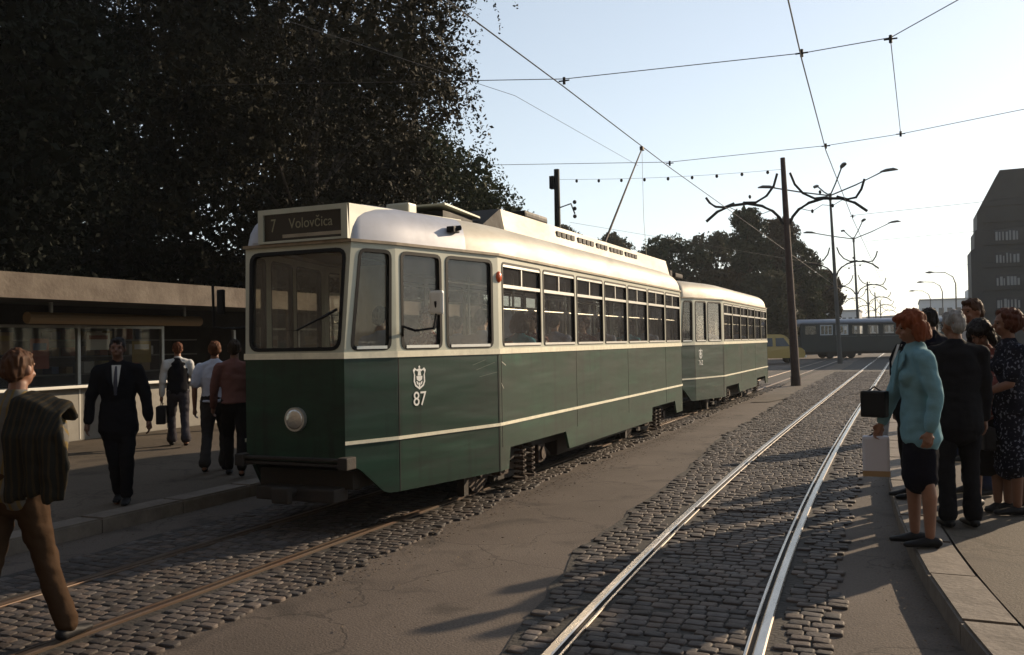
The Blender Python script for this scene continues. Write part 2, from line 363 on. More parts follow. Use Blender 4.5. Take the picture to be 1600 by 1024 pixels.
# platforms
def platform(name, edge, out_x, side, Y0, Y1, kerbw=.30, z=.12, kerb_label=''):
    Yl = [Y0+i*.4 for i in range(int((Y1-Y0)/.4)+1)]
    bm = bmesh.new(); prev = None
    for y in Yl:
        e = edge(y); row = [bm.verts.new((e+side*kerbw, y, z-.001)), bm.verts.new((out_x, y, z-.001))]
        if prev: bm.faces.new((prev[0], prev[1], row[1], row[0]))
        prev = row
    struct(bmobj(name, bm, M['pave']))
    bm = bmesh.new(); y = Y0; rgk = random.Random(5)
    while y < Y1:
        L = 1.0; y2 = y+L-.012
        a = [(edge(y), y), (edge(y2), y2), (edge(y2)+side*kerbw*.985, y2), (edge(y)+side*kerbw*.985, y)]
        zz = z+rgk.uniform(-.003, .004)+.002
        v0 = [bm.verts.new((p[0], p[1], -.03)) for p in a]; v1 = [bm.verts.new((p[0], p[1], zz)) for p in a]
        fs = [bm.faces.new(v1)]
        for k in range(4): fs.append(bm.faces.new((v0[k], v0[(k+1) % 4], v1[(k+1) % 4], v1[k])))
        bmesh.ops.bevel(bm, geom=list(fs[0].edges), offset=.016, segments=2, affect='EDGES')
        y += L
    struct(bmobj('kerb', bm, M['kerb']))
platform('right_platform', kerbx, 40, 1, .4, 60)
platform('left_platform', lambda y: -6.75, -40, -1, -2, 48)
# raised asphalt island between the two tracks further on
bm = bmesh.new()
pts = [(-3.75, 24)] + [(-3.75, 60), (-3.5, 66), (-3.1, 60), (-3.0, 40)] + [(-2.95, 30), (-3.0, 26), (-3.3, 24.2)]
f = bm.faces.new([bm.verts.new((x, y, .004)) for x, y in pts]); bmesh.ops.triangulate(bm, faces=[f])
struct(bmobj('traffic_island', bm, M['pave']))

# ------------------------------------------------------------------ trams
def polyoffset(poly, d):  # closed plan polygon, inset by d (positive = inwards)
    return grow(poly, -d)
def tram(Yf, n, pitch, motor, name, label, num):
    XC = -4.94
    t = empty(name, (XC, Yf, 0), 0, label, 'tram')
    Ls = 1.95; Le = Ls+n*pitch+.1; E = Le+1.43; Z = Le+1.95
    right = [(.53, 0), (.74, .52), (1.1, Ls), (1.1, Le), (.74, E), (.53, Z)]
    plan = right + [(-x, y) for x, y in right[::-1]]
    def top(p):   # the ends lean back a little above the belt
        x, y = p
        if y == 0: return (x*1.08, .07)
        if y == Z: return (x*1.08, Z-.07)
        return p
    ZB, ZT = 1.57, 2.56
    up = bmesh.new(); lo = bmesh.new()
    N = len(plan); win = []
    for i in range(N):
        a, b = plan[i], plan[(i+1) % N]
        # outward facing: (b-a) x up must point outwards; plan runs counter-clockwise seen from above
        P = [(*a, ZB), (*b, ZB), (*top(b), ZT), (*top(a), ZT)]
        W = (Vector(b)-Vector(a)).length; H = ZT-ZB
        ends = (i == 5 or i == N-1)
        holes = []
        if i == N-1:   # front: runs from left corner to right corner
            holes = [(rpoly([(.055, .055), (W-.05, .055), (W-.05, .935), (.055, .935)], .09), 'front')]
        elif i == 5: holes = [(rpoly([(.07, .06), (W-.07, .06), (W-.07, .92), (.07, .92)], .09), 'rear')]
        elif i in (0, 4, 6, 10):
            fr = (i in (0, 10))
            lean = .085 if i in (0, 6) else 0
            lean2 = .085 if i in (4, 10) else 0
            holes = [(rpoly([(.07+0, .05), (W-.07, .05), (W-.06-lean2*.6, .93), (.06+lean*.6, .93)], .07), 'corner')]
        elif i in (1, 3, 7, 9):
            s = [(.10, .72), (.78, 1.36)] if i in (3, 7+0) and False else None
            L = W
            # widths: narrow one next to the car end, wide one towards the middle
            if i in (1, 7): sp = [(.07, .60), (.68, L-.10)]
            else: sp = [(.10, L-.68), (L-.60, L-.07)]
            holes = [(rpoly([(q0, .05), (q1, .05), (q1, .93), (q0, .93)], .07), 'door') for q0, q1 in sp]
        else:
            for k in range(n):
                q0 = .06+k*pitch+.045; q1 = .06+(k+1)*pitch-.045
                holes.append((rpoly([(q0, .06), (q1, .06), (q1, .925), (q0, .925)], .045), 'side'))
        plate(up, P, [(0, 0), (W, 0), (W, H), (0, H)], [h[0] for h in holes], .045)
        for h in holes: win.append((P, *h, i))
        # lower panel
        zb = .34
        P2 = [(*a, zb), (*b, zb), (*b, ZB), (*a, ZB)]; H2 = ZB-zb
        out = [(0, 0), (W, 0), (W, H2), (0, H2)]
        if ends: out = [(0, .28), (W, .28), (W, H2), (0, H2)]
        elif i == 0 or i == 6: out = rpoly([(0, .27), (.13, .26), (.42, .0), (W, 0), (W, H2), (0, H2)], [0, .06, .10, 0, 0, 0])
        elif i == 4 or i == 10: out = rpoly([(0, 0), (W-.42, 0), (W-.13, .26), (W, .27), (W, H2), (0, H2)], [0, .10, .06, 0, 0, 0])
        elif i == 2 or i == 8:
            c = [(.20, 2.05), (W-2.20, W-.46)]
            if i == 8: c = [(W-b2, W-a2) for a2, b2 in c][::-1]
            o1 = [(0, 0)]
            for q0, q1 in c: o1 += [(q0, 0), (q0+.05, .22), (q1-.12, .22), (q1, 0)]
            out = o1+[(W, 0), (W, H2), (0, H2)]
        plate(lo, P2, out, [], .03)
    bmobj('upper_body', up, M['cream'], t); lowo = bmobj('lower_body', lo, M['green'], t)
    # belt ledge and stripe
    def ribbon(nm, z0, z1, d, mm):
        bm = bmesh.new(); A = grow(plan, d); B = grow(plan, .001)
        for i in range(N):
            if nm == 'stripe' and i in (5, N-1): continue
            j = (i+1) % N
            q = [bm.verts.new(v) for v in ((*A[i], z0), (*A[j], z0), (*A[j], z1), (*A[i], z1), (*B[i], z0), (*B[j], z0), (*B[j], z1), (*B[i], z1))]
            for f in ((0, 1, 2, 3), (3, 2, 6, 7), (0, 4, 5, 1)): bm.faces.new([q[k] for k in f])
        bmobj(nm, bm, mm, t)
    ribbon('belt_moulding', 1.545, 1.60, .012, M['trim']); ribbon('stripe', .805, .835, .012, M['trim'])
    # gutter
    tp = [top(p) for p in plan]
    bm = bmesh.new(); A = grow(tp, .022); B = grow(tp, -.02)
    for i in range(N):
        j = (i+1) % N
        q = [bm.verts.new(v) for v in ((*A[i], ZT-.004), (*A[j], ZT-.004), (*A[j], ZT+.022), (*A[i], ZT+.022), (*B[i], ZT-.004), (*B[j], ZT-.004), (*B[j], ZT+.022), (*B[i], ZT+.022))]
        for f in ((0, 1, 2, 3), (3, 2, 6, 7), (0, 4, 5, 1)): bm.faces.new([q[k] for k in f])
    bmobj('gutter', bm, mat('gutter_brown', (.22, .17, .11), .6, var=.3, scale=6), t)
    # roof: rings of the rounded plan
    rp = rpoly(tp, [.10, .16, .5, .5, .16, .10, .10, .16, .5, .5, .16, .10], 5)
    rings = [(ZT+.0221, -.004), (ZT+.06, .002), (ZT+.14, .018), (ZT+.22, .055), (ZT+.28, .105), (ZT+.33, .17), (ZT+.37, .27), (ZT+.395, .38), (ZT+.412, .50), (ZT+.422, .64), (ZT+.43, .80)]
    bm = bmesh.new(); prev = None
    cy = Z/2
    for z, ins in rings:
        ring = [bm.verts.new((x*(1-ins/1.12), cy+(y-cy)*(1-(ins if ins < .5 else .5+ (ins-.5)*.8)/(Z/2)*1.15), z)) for x, y in rp]
        if prev:
            for k in range(len(ring)): bm.faces.new((prev[k], prev[(k+1) % len(ring)], ring[(k+1) % len(ring)], ring[k]))
        prev = ring
    bm.faces.new(prev)
    ro = bmobj('roof', bm, M['roof'], t, True)
    ro.data.materials.append(M['roofcap'])
    if motor:
        for p in ro.data.polygons:
            if p.center.y < 1.35 and p.center.z < 3.08: p.material_index = 1
        bm = bmesh.new(); 
    # windows
    for P, hole, kind, side in win:
        hidden = side in (5, 6, 7, 8, 9, 10)
        bm = bmesh.new()
        inner = grow(hole, -.022 if kind != 'side' else -.014)
        plate(bm, P, grow(hole, .010), [inner], .05, .006)
        fo = bmobj('window', bm, M['rubber'], t)
        bm = bmesh.new(); plate(bm, P, grow(hole, -.004), [], .004, -.022)
        bmobj('pane', bm, M['glassf'] if kind in ('front', 'corner') and motor else M['glass'], fo)
        xs = [p[0] for p in hole]; q0, q1 = min(xs), max(xs)
        if kind == 'side':
            bm = bmesh.new()
            plate(bm, P, [(q0+.012, .665), (q1-.012, .665), (q1-.012, .70), (q0+.012, .70)], [], .03, .004)
            plate(bm, P, [(q0+.012, .885), (q1-.012, .885), (q1-.012, .912), (q0+.012, .912)], [], .03, .0035)
            plate(bm, P, [((q0+q1)/2-.012, .702), ((q0+q1)/2+.012, .702), ((q0+q1)/2+.012, .883), ((q0+q1)/2-.012, .883)], [], .02, -.004)
            bmobj('sliding_vent', bm, M['alu'], fo)
            bm = bmesh.new(); plate(bm, P, [(q0+.02, .06), (q1-.02, .06), (q1-.02, .085), (q0+.02, .085)], [], .02, .010); bmobj('sill', bm, M['alu'], fo)
        elif kind in ('door', 'corner'):
            bm = bmesh.new(); plate(bm, P, [(q0+.05, .055), (q1-.05, .055), (q1-.05, .082), (q0+.05, .082)], [], .02, .010); bmobj('sill', bm, M['alu'], fo)
    # doors pillars seams on lower body of tapers
    for i in (1, 3):
        a, b = Vector(plan[i]), Vector(plan[i+1])
        P2 = [(*a, .34), (*b, .34), (*b, 1.57), (*a, 1.57)]; W = (b-a).length
        for u in (.02, W-.02):
            bm = bmesh.new(); plate(bm, P2, [(u-.004, .0), (u+.004, .0), (u+.004, 1.2), (u-.004, 1.2)], [], .004, .003)
            bmobj('panel_seam', bm, M['black'], t)
    a, b = Vector(plan[2]), Vector(plan[3]); W = (b-a).length; P2 = [(*a, .34), (*b, .34), (*b, 1.57), (*a, 1.57)]
    for k in range(0, n+1):
        if k % 2 == 0:
            u = .05+k*pitch; bm = bmesh.new(); plate(bm, P2, [(u-.003, .24 if 0 < k < n else .24), (u+.003, .24), (u+.003, 1.2), (u-.003, 1.2)], [], .004, .0025); bmobj('panel_seam', bm, M['black'], t)
    if motor:
        for i_, pts in ((1, [(1.10, 1.05, 1.40, 1.12), (1.15, .98, 1.44, 1.02), (1.05, 1.10, 1.25, 1.15)]), (2, [(.04, .90, .10, .84), (.06, 1.12, .16, 1.08)])):
            a, b = Vector(plan[i_]), Vector(plan[i_+1]); P3 = [(*a, .34), (*b, .34), (*b, 1.57), (*a, 1.57)]
            for x0_, z0_, x1_, z1_ in pts:
                w_ = .003 if i_ == 1 else .007
                bm = bmesh.new(); plate(bm, P3, [(x0_, z0_), (x1_, z1_), (x1_, z1_+w_), (x0_, z0_+w_)], [], .003, .002); bmobj('scratch', bm, mat('scratch_pale', (.12, .15, .12) if i_ == 1 else (.5, .5, .42), .7), t)
    # interior
    bm = bmesh.new(); inn = polyoffset(plan, .06)
    vs = [bm.verts.new((x, y, .80)) for x, y in inn]; bm.faces.new(vs)
    vs = [bm.verts.new((x*.99, y, 2.60)) for x, y in inn]; bm.faces.new(vs)
    bmobj('floor', bm, M['innerlo'], t)
    bm = bmesh.new()
    if not motor: box(bm, -.3, .5, .8, .5, .54, 1.6)
    if motor:
        box(bm, -.62, 1.62, .80, .10, 1.66, 2.5); box(bm, -.45, .35, .8, .45, .62, 1.45, .03)
    bmobj('partition', bm, M['inner'], t)
    k = 0; y = 2.35
    while y < Z-2.2:
        for x in (-.78, .70):
            bm = bmesh.new(); box(bm, x-.20, y, 1.16, x+.20, y+.40, 1.23, .02); box(bm, x-.20, y+.38, 1.2, x+.20, y+.44, 1.68, .02)
            box(bm, x-.03, y+.15, .80, x+.03, y+.25, 1.16)
            bmobj('seat', bm, M['seat'], t)
        y += 1.05
    bm = bmesh.new()
    for i in range(5):
        yy = 2.2+i*(Z-4.4)/4
        for x in (-.32, .32): tube(bm, [(x, yy, .8), (x, yy, 2.55)], .017, 8)
    for x in (-.32, .32): tube(bm, [(x, 2.0, 2.35), (x, Z-2, 2.35)], .015, 8)
    tube(bm, [(1.0, Ls-.2, 2.02), (1.02, Le, 2.02)], .012, 8)
    bmobj('grab_rail', bm, M['alu'], t)
    # running gear
    bm = bmesh.new(); box(bm, -.86, 1.0, .42, .86, Z-1.0, .60); box(bm, -.5, .15, .40, .5, 1.0, .56)
    box(bm, -.80, Z*.36, .20, .80, Z*.62, .45, .03)
    box(bm, -.42, -.02, .30, .42, .2, .42, .02)
    bmobj('underframe', bm, M['grime'], t)
    for yb in (Ls+1.08, Le-1.25):
        bo = bmesh.new()
        for s in (-1, 1):
            box(bo, s*.80-.05, yb-.72, .34, s*.80+.05, yb+.72, .46, .02)
            tube(bo, [(s*.80, yb-.75, .40), (s*.80, yb-1.0, .26)], .03, 8); tube(bo, [(s*.80, yb+.75, .40), (s*.80, yb+1.0, .26)], .03, 8)
            box(bo, s*.66-.04, yb-1.14, .07, s*.66+.04, yb-1.04, .40)
            box(bo, s*.60-.05, yb-.30, .09, s*.60+.05, yb+.30, .16, .01)
        box(bo, -.78, yb-.1, .30, .78, yb+.1, .42)
        bg_ = bmobj('bogie', bo, M['grime'], t)
        for dy in (-.55, .55):
            for s in (-1, 1):
                wb = bmesh.new(); disc_cyl(wb, (s*.53, yb+dy, .345), (1, 0, 0), .325, .09, 28); disc_cyl(wb, (s*.475, yb+dy, .345), (1, 0, 0), .345, .03, 28)
                bmobj('wheel', wb, M['rust'], bg_)
                ab = bmesh.new(); box(ab, s*.84-.06, yb+dy-.11, .22, s*.84+.06, yb+dy+.11, .44, .02); disc_cyl(ab, (s*.91, yb+dy, .33), (1, 0, 0), .075, .03, 14)
                bmobj('axle_box', ab, M['rust'], bg_)
        for s in (-1, 1):
            sb = bmesh.new()
            for dy in (-.13, .13):
                pts = []
                for q in range(60):
                    a_ = q/60*6*2*math.pi; pts.append((s*.90+.06*math.cos(a_), yb+dy+.06*math.sin(a_), .14+.36*q/60))
                tube(sb, pts, .015, 6)
                disc_cyl(sb, (s*.90, yb+dy, .13), (0, 0, 1), .085, .03, 16)
            bmobj('spring', sb, M['rust'], bg_)
    # crest and number on the right front taper
    a, b = Vector(plan[1]).to_3d(), Vector(plan[2]).to_3d(); ux = (b-a).normalized(); nrm = ux.cross(Vector((0, 0, 1)))
    W = (b-a).length
    def on(u, z, off=.004): return a+ux*u+Vector((0, 0, z))+nrm*off
    uc = .285
    bm = bmesh.new()
    sh = [(-.055, .16), (-.075, .125), (-.062, .07), (-.066, -.03), (-.05, -.09), (0, -.14), (.05, -.09), (.066, -.03), (.062, .07), (.075, .125), (.055, .16), (.03, .135), (0, .15), (-.03, .135)]
    shi = [(x*.78, (y-.01)*.80+.008) for x, y in sh]
    me = fill2d(sh, [shi]); bm.from_mesh(me)
    for poly in ([(-.014, .12), (.014, .12), (.02, .05), (-.02, .05)], [(-.035, .045), (.035, .045), (.03, -.005), (0, -.03), (-.03, -.005)], [(-.035, -.02), (-.015, -.035), (-.012, -.08), (-.03, -.06)], [(.035, -.02), (.015, -.035), (.012, -.08), (.03, -.06)], [(-.01, -.045), (.01, -.045), (.008, -.11), (-.008, -.11)], [(-.012, .165), (0, .19), (.012, .165), (0, .15)]):
        bm.faces.new([bm.verts.new((x, y, 0)) for x, y in poly])
    cr = bmobj('crest', bm, M['white'], t, False, True); flatmat(cr, on(uc, 1.335), ux, (0, 0, 1)); cr.scale = (1.15, .68, 1) 
    me = textmesh(num, .185 if len(num) == 2 else .15, .002)
    no = link('number', me, M['white'], t); flatmat(no, on(uc, 1.15), ux, (0, 0, 1)); no.scale = (.95, 1.0, 1)
    # headlight(s)
    for hx in ((.03,) if motor else ()):
        hb = bmesh.new(); disc_cyl(hb, (hx, -.015, 1.02), (0, 1, 0), .105, .05, 30); h = bmobj('headlight', hb, M['alu'], t)
        lb = bmesh.new(); ell(lb, (hx, -.042, 1.02), (.088, .022, .088), None, 24, 12); bmobj('lens', lb, M['lens'], h, True)
    if motor:
        # bumper bars
        bm = bmesh.new(); box(bm, -.56, -.07, .665, .56, .0, .69, .006); box(bm, -.55, -.06, .62, .55, 0, .645, .006); box(bm, .5, -.085, .60, .60, .06, .705, .01); box(bm, -.60, -.085, .60, -.5, .06, .705, .01)
        bmobj('bumper', bm, M['grime'], t)
        bm = bmesh.new(); tube(bm, [(0, .1, .40), (0, -.16, .38)], .04, 10); box(bm, -.09, -.22, .31, .09, -.15, .45, .02)
        bmobj('coupler', bm, M['grime'], t)
        # destination box
        bm = bmesh.new()
        x0, x1, z0, z1 = -.40, .56, 2.585, 2.89
        P = [(x0, .035, z0), (x1, .035, z0), (x1, .035, z1), (x0, .035, z1)]
        W = x1-x0; H = z1-z0
        plate(bm, P, [(0, 0), (W, 0), (W, H), (0, H)], [[(.055, .02), (W-.065, .02), (W-.065, H-.045), (.055, H-.045)]], .03)
        v = [bm.verts.new(p) for p in ((x0, .066, z0), (x1, .066, z0), (x1, .035, z1), (x0, .035, z1), (x0, 2.2, z1+.11), (x1, 2.2, z1+.11), (x1, 2.2, z0), (x0, 2.2, z0))]
        for f in ((2, 3, 4, 5), (1, 6, 5, 2), (0, 3, 4, 7)): bm.faces.new([v[q] for q in f])
        db = bmobj('destination_box', bm, M['cream'], t)
        bm = bmesh.new(); box(bm, x0+.04, .06, z0+.01, x1-.05, .07, z1-.03); bmobj('blind', bm, M['signbg'], db)
        bm = bmesh.new(); box(bm, x0+.255, .056, z0+.045, x1-.075, .0595, z0+.075); bmobj('blind_edge', bm, M['inner'], db)
        me = textmesh('7', .17, .001); o = link('route_number', me, M['signtx'], db); flatmat(o, (x0+.155, .055, z0+.155), (1, 0, 0), (0, 0, 1)); o.scale = (.7, 1, 1)
        me = textmesh('Volov\u010dica', .13, .001); o = link('destination_text', me, M['signtx'], db); flatmat(o, (x0+.56, .055, z0+.165), (1, 0, 0), (0, 0, 1)); o.scale = (.90, 1, 1)
        bm = bmesh.new(); plate(bm, [(p[0], .046, p[2]) for p in P], [(.05, .016), (W-.06, .016), (W-.06, H-.04), (.05, H-.04)], [], .003); bmobj('blind_glass', bm, glassmat('blind_glass', (.9, .9, .9), 1.25, .01), db)
        # roof equipment
        bm = bmesh.new()
        def mon(bm, x, y0, y1, za, zb, fr=.12, rr=.25):
            v = [bm.verts.new(p) for p in ((-x-.06, y0, za), (x+.06, y0, za), (x+.06, y1, za), (-x-.06, y1, za), (-x, y0-fr+fr*2, zb), (x, y0+fr, zb), (x, y1-rr, zb), (-x, y1-rr, zb))]
            for f in ((0, 1, 5, 4), (1, 2, 6, 5), (2, 3, 7, 6), (3, 0, 4, 7), (4, 5, 6, 7)): bm.faces.new([v[q] for q in f])
        mon(bm, .60, 3.15, 11.25, 2.86, 3.235, .0, .18)
        mo = bmobj('roof_equipment_box', bm, M['roof'], t)
        bm = bmesh.new(); v = [bm.verts.new(p) for p in ((-.66, 2.45, 2.94), (.66, 2.45, 2.94), (.68, 3.14, 2.86), (.60, 3.14, 3.24), (-.60, 3.14, 3.24), (-.68, 3.14, 2.86))]
        bm.faces.new((v[0], v[1], v[3], v[4])); bm.faces.new((v[1], v[2], v[3])); bm.faces.new((v[0], v[4], v[5])); bmobj('sloping_cover', bm, M['grime'], mo)
        y = 4.95
        for g in (4, 4, 3, 4, 4):
            for q in range(g):
                bm = bmesh.new(); box(bm, .603, y, 3.10, .635, y+.14, 3.17); y += .185
                bmobj('vent_slot', bm, M['black'], mo)
            y += .12
        bm = bmesh.new(); tube(bm, [(.0, 4.15, 3.25), (.0, 4.2, 3.33), (.0, 4.75, 3.30), (.0, 4.85, 3.25)], .02, 8); box(bm, -.05, 4.1, 3.246, .52, 4.9, 3.36, .04); bmobj('resistor_cover', bm, M['black'], mo)
        bm = bmesh.new(); box(bm, .20, 1.25, 2.86, .46, 1.42, 3.07, .02); bmobj('roof_lamp_box', bm, M['cream'], t)
        bm = bmesh.new(); box(bm, .0, 1.9, 2.9, .50, 2.6, 3.07); bmobj('hatch_frame', bm, M['black'], t); bm = bmesh.new(); v = [bm.verts.new(p) for p in ((-.1, 1.85, 3.12), (.55, 1.85, 3.12), (.55, 2.7, 3.075), (-.1, 2.7, 3.075), (-.1, 1.85, 3.14), (.55, 1.85, 3.14), (.55, 2.7, 3.095), (-.1, 2.7, 3.095))]
        for f in ((0, 3, 2, 1), (4, 5, 6, 7), (0, 1, 5, 4), (1, 2, 6, 5), (2, 3, 7, 6), (3, 0, 4, 7)): bm.faces.new([v[q] for q in f])
        bmobj('roof_hatch', bm, M['cream'], t)
        bm = bmesh.new(); box(bm, .88, 1.25, 2.74, .96, 1.38, 2.80, .01); tube(bm, [(.93, 1.3, 2.78), (.98, 1.36, 2.79)], .025, 8); bmobj('roof_marker', bm, M['black'], t)
        for s in (1, -1):
            bm = bmesh.new(); ell(bm, (s*1.10, Ls+.02, 2.34), (.03, .05, .06)); bmobj('turn_signal', bm, M['red'], t, True)
        # mirrors
        mi = bmesh.new(); box(mi, 1.02, .62, 1.92, 1.16, .66, 2.14, .025)
        mr = bmobj('mirror', mi, M['white'], t)
        bm = bmesh.new(); tube(bm, [(.76, .60, 1.74), (.82, .5, 1.82), (.95, .5, 1.78), (1.08, .60, 1.80), (1.09, .64, 1.95), (1.09, .615, 2.04)], .012, 8); bmobj('mirror_arm', bm, M['black'], mr)
        mi = bmesh.new(); box(mi, -1.13, .30, 1.98, -1.05, .34, 2.22, .015); mr = bmobj('mirror', mi, M['black'], t)
        bm = bmesh.new(); tube(bm, [(-.75, .45, 1.86), (-.95, .35, 1.84), (-1.18, .32, 1.86), (-1.19, .32, 2.26)], .013, 8); bmobj('mirror_arm', bm, M['black'], mr)
        # wipers
        bm = bmesh.new(); tube(bm, [(.46, -.01, 1.96), (.05, -.012, 1.80)], .009, 6); tube(bm, [(.47, -.01, 1.97), (.30, .0, 1.90)], .013, 6); box(bm, -.06, -.012, 1.795, .07, -.004, 1.80)
        bmobj('wiper', bm, M['rubber'], t)
        # trolley pole
        bm = bmesh.new(); ydir = Vector((0, 18.14-Yf, 5.66)); b0 = Vector((0, 15.25-Yf, 3.25))
        tube(bm, [b0, ydir], [.024, .014], 8); tube(bm, [b0+Vector((0, -.5, -.02)), b0], .04, 8); disc_cyl(bm, b0+Vector((0, 0, -.05)), (0, 0, 1), .16, .10, 18)
        box(bm, -.035, ydir.y-.06, 5.62, .035, ydir.y+.06, 5.70, .01)
        tp_ = bmobj('trolley_pole', bm, M['pole'], t)
        bm = bmesh.new(); tube(bm, [ydir, (.02, ydir.y-.05, 4.2), (0, Z-.1, 2.95), (0, Z+.0, 1.9)], .004, 5); bmobj('trolley_rope', bm, M['trim'], tp_)
    else:
        bm = bmesh.new(); box(bm, -.3, .8, 3.06, .3, 1.5, 3.16, .03); box(bm, .1, .5, 3.05, .25, .7, 3.2, .03); bmobj('roof_box', bm, M['grime'], t)
        bm = bmesh.new(); tube(bm, [(0, -.75, .42), (0, .2, .42)], .05, 10); bmobj('coupler', bm, M['grime'], t)
    return t, plan, Z
motor, mplan, mZ = tram(6.45, 7, 1.154, True, 'tram', 'green and cream tram car with white crest and number 87, nearest the viewer', '87')
trailer, tplan, tZ = tram(18.85, 6, 1.163, False, 'tram_trailer', 'green and cream trailer car coupled behind the front tram, passing the asphalt strip', '762')
bpy.context.view_layer.update()

# ------------------------------------------------------------------ poles, lamps and wires
def lean_obj(o, lx): o.rotation_euler = (0, lx, 0)
def candelabra(parent, zc=5.66, s=1.0):
    for sg in (1, -1):
        bm = bmesh.new()
        k = .05
        tube(bm, [(sg*.12, 0, zc), (sg*.22, 0, zc+.25), (sg*.45, 0, zc+.50), (sg*.8, 0, zc+.70), (sg*1.3, 0, zc+.82), (sg*1.9, 0, zc+.78), (sg*2.35, 0, zc+.60), (sg*2.75, 0, zc+.28)], k, 8)
        hk = .62 if sg > 0 else .35
        tube(bm, [(sg*1.75, 0, zc+.86), (sg*2.1, 0, zc+.74), (sg*2.4, 0, zc+.78), (sg*2.6, 0, zc+.78+hk*.45), (sg*2.72, 0, zc+.78+hk)], k*.85, 8)
        tube(bm, [(sg*1.45, 0, zc+.86), (sg*1.0, 0, zc+.84), (sg*.62, 0, zc+1.05), (sg*.36, 0, zc+1.38), (sg*.22, 0, zc+1.80)], k*.85, 8)
        for x, z in ((.9, .4), (1.6, .55), (1.2, 1.05)): ell(bm, (sg*x, 0, zc+z), (.05, .05, .07), None, 8, 6)
        tube(bm, [(sg*.5, 0, zc+.52), (sg*.9, 0, zc+.4), (sg*1.25, 0, zc+.6), (sg*1.6, 0, zc+.55), (sg*1.95, 0, zc+.74)], .012, 5)
        bmobj('ornamental_bracket', bm, M['black'], parent)
def lamp_arm(parent, dx, dy, dz, z0, rise):
    bm = bmesh.new(); tube(bm, [(0, 0, z0), (dx*.5, dy*.5, z0+dz*.45), (dx, dy, z0+dz)], .045, 8); a = bmobj('lamp_arm', bm, M['polegrey'], parent)
    L = math.hypot(dx, dy); ux, uy = dx/L, dy/L
    bm = bmesh.new(); tube(bm, [(dx-ux*.1, dy-uy*.1, z0+dz), (dx+ux*.25, dy+uy*.25, z0+dz+.08), (dx+ux*.7, dy+uy*.7, z0+dz+.12), (dx+ux*1.0, dy+uy*1.0, z0+dz+.08)], [(.05, .05), (.15, .10), (.16, .10), (.04, .04)], 10)
    bmobj('lamp_head', bm, M['polegrey'], a, True)
def pole(x, y, h, r0, r1, lx, lamps, name, label, cat, group, m_, deco=True, rz=0):
    t = empty(name, (x, y, -.01), 0, label, cat, group); t.rotation_euler = (0, lx, rz)
    bm = bmesh.new(); tube(bm, [(0, 0, 0), (0, 0, h*.6), (0, 0, h)], [r0, (r0*.45+r1*.55), r1], 14); 
    tube(bm, [(0, 0, 0), (0, 0, .35)], r0*1.12, 14)
    bmobj('post', bm, m_, t)
    if deco: candelabra(t)
    if lamps:
        for dx, dy, dz in ((3.3, 0, 1.3), (-3.5, 0, .75), (0, -3.0, 1.2), (0, 3.0, 1.1)): lamp_arm(t, dx, dy, dz, h-.1, 0)
        bm = bmesh.new(); tube(bm, [(0, 0, h-.4), (0, 0, h+.05)], r1*1.5, 10); bmobj('collar', bm, m_, t)
    return t
RZ = R(18)
pole(-3.54, 32.6, 8.0, .16, .085, -R(2.0), False, 'tram_pole', 'thick brown steel pole with curled brackets standing on the asphalt island', 'pole', None, M['pole'], rz=RZ)
pole(-3.89, 61.0, 10.9, .15, .07, -R(2.0), True, 'street_lamp', 'tall street lamp with four lamp arms in front of the dark crossing tram', 'street lamp', 'street lamps along the tram line', M['polegrey'], rz=RZ)
pole(-3.95, 89, 10.9, .15, .07, -R(1.6), True, 'street_lamp', 'tall four-armed street lamp, second one down the tram line, behind the crossing tram', 'street lamp', 'street lamps along the tram line', M['polegrey'], rz=RZ)
for i, (y, hh, lb) in enumerate([(117, 8.4, 'plain bracketed tram pole, nearest of the far row beyond the second street lamp'), (146, 8.4, 'distant bracketed tram pole, middle one of the far row'), (176, 8.4, 'farthest bracketed tram pole, smallest of the far row')]):
    pole(-4.0, y, hh, .14, .09, -R(1), False, 'tram_pole', lb, 'pole', 'distant tram poles', M['polegrey'], rz=RZ)
# signal pole on the left, behind the tram
t = empty('tram_pole', (-12.3, 32.6, 0), 0, 'dark pole with a signal box rising behind the roof of the front tram', 'pole')
bm = bmesh.new(); tube(bm, [(0, 0, 0), (0, 0, 8.4)], [.16, .11], 12); bmobj('post', bm, M['black'], t)
bm = bmesh.new(); box(bm, -.28, -.12, 7.65, -.10, .12, 8.15, .02); bmobj('signal_box', bm, M['black'], t)
bm = bmesh.new(); tube(bm, [(0, 0, 5.0), (0, 0, 5.2), (0, 0, 5.35), (0, 0, 5.6)], [.30, .30, .16, .22], 12); bmobj('collar', bm, M['black'], t)
bm = bmesh.new(); tube(bm, [(.1, 0, 6.9), (.6, -.1, 7.0), (.75, -.1, 6.6)], .03, 6)
for z in (6.5, 6.8, 7.05): ell(bm, (.75, -.1, z), (.08, .08, .08), None, 8, 6)
bmobj('insulator', bm, M['black'], t)

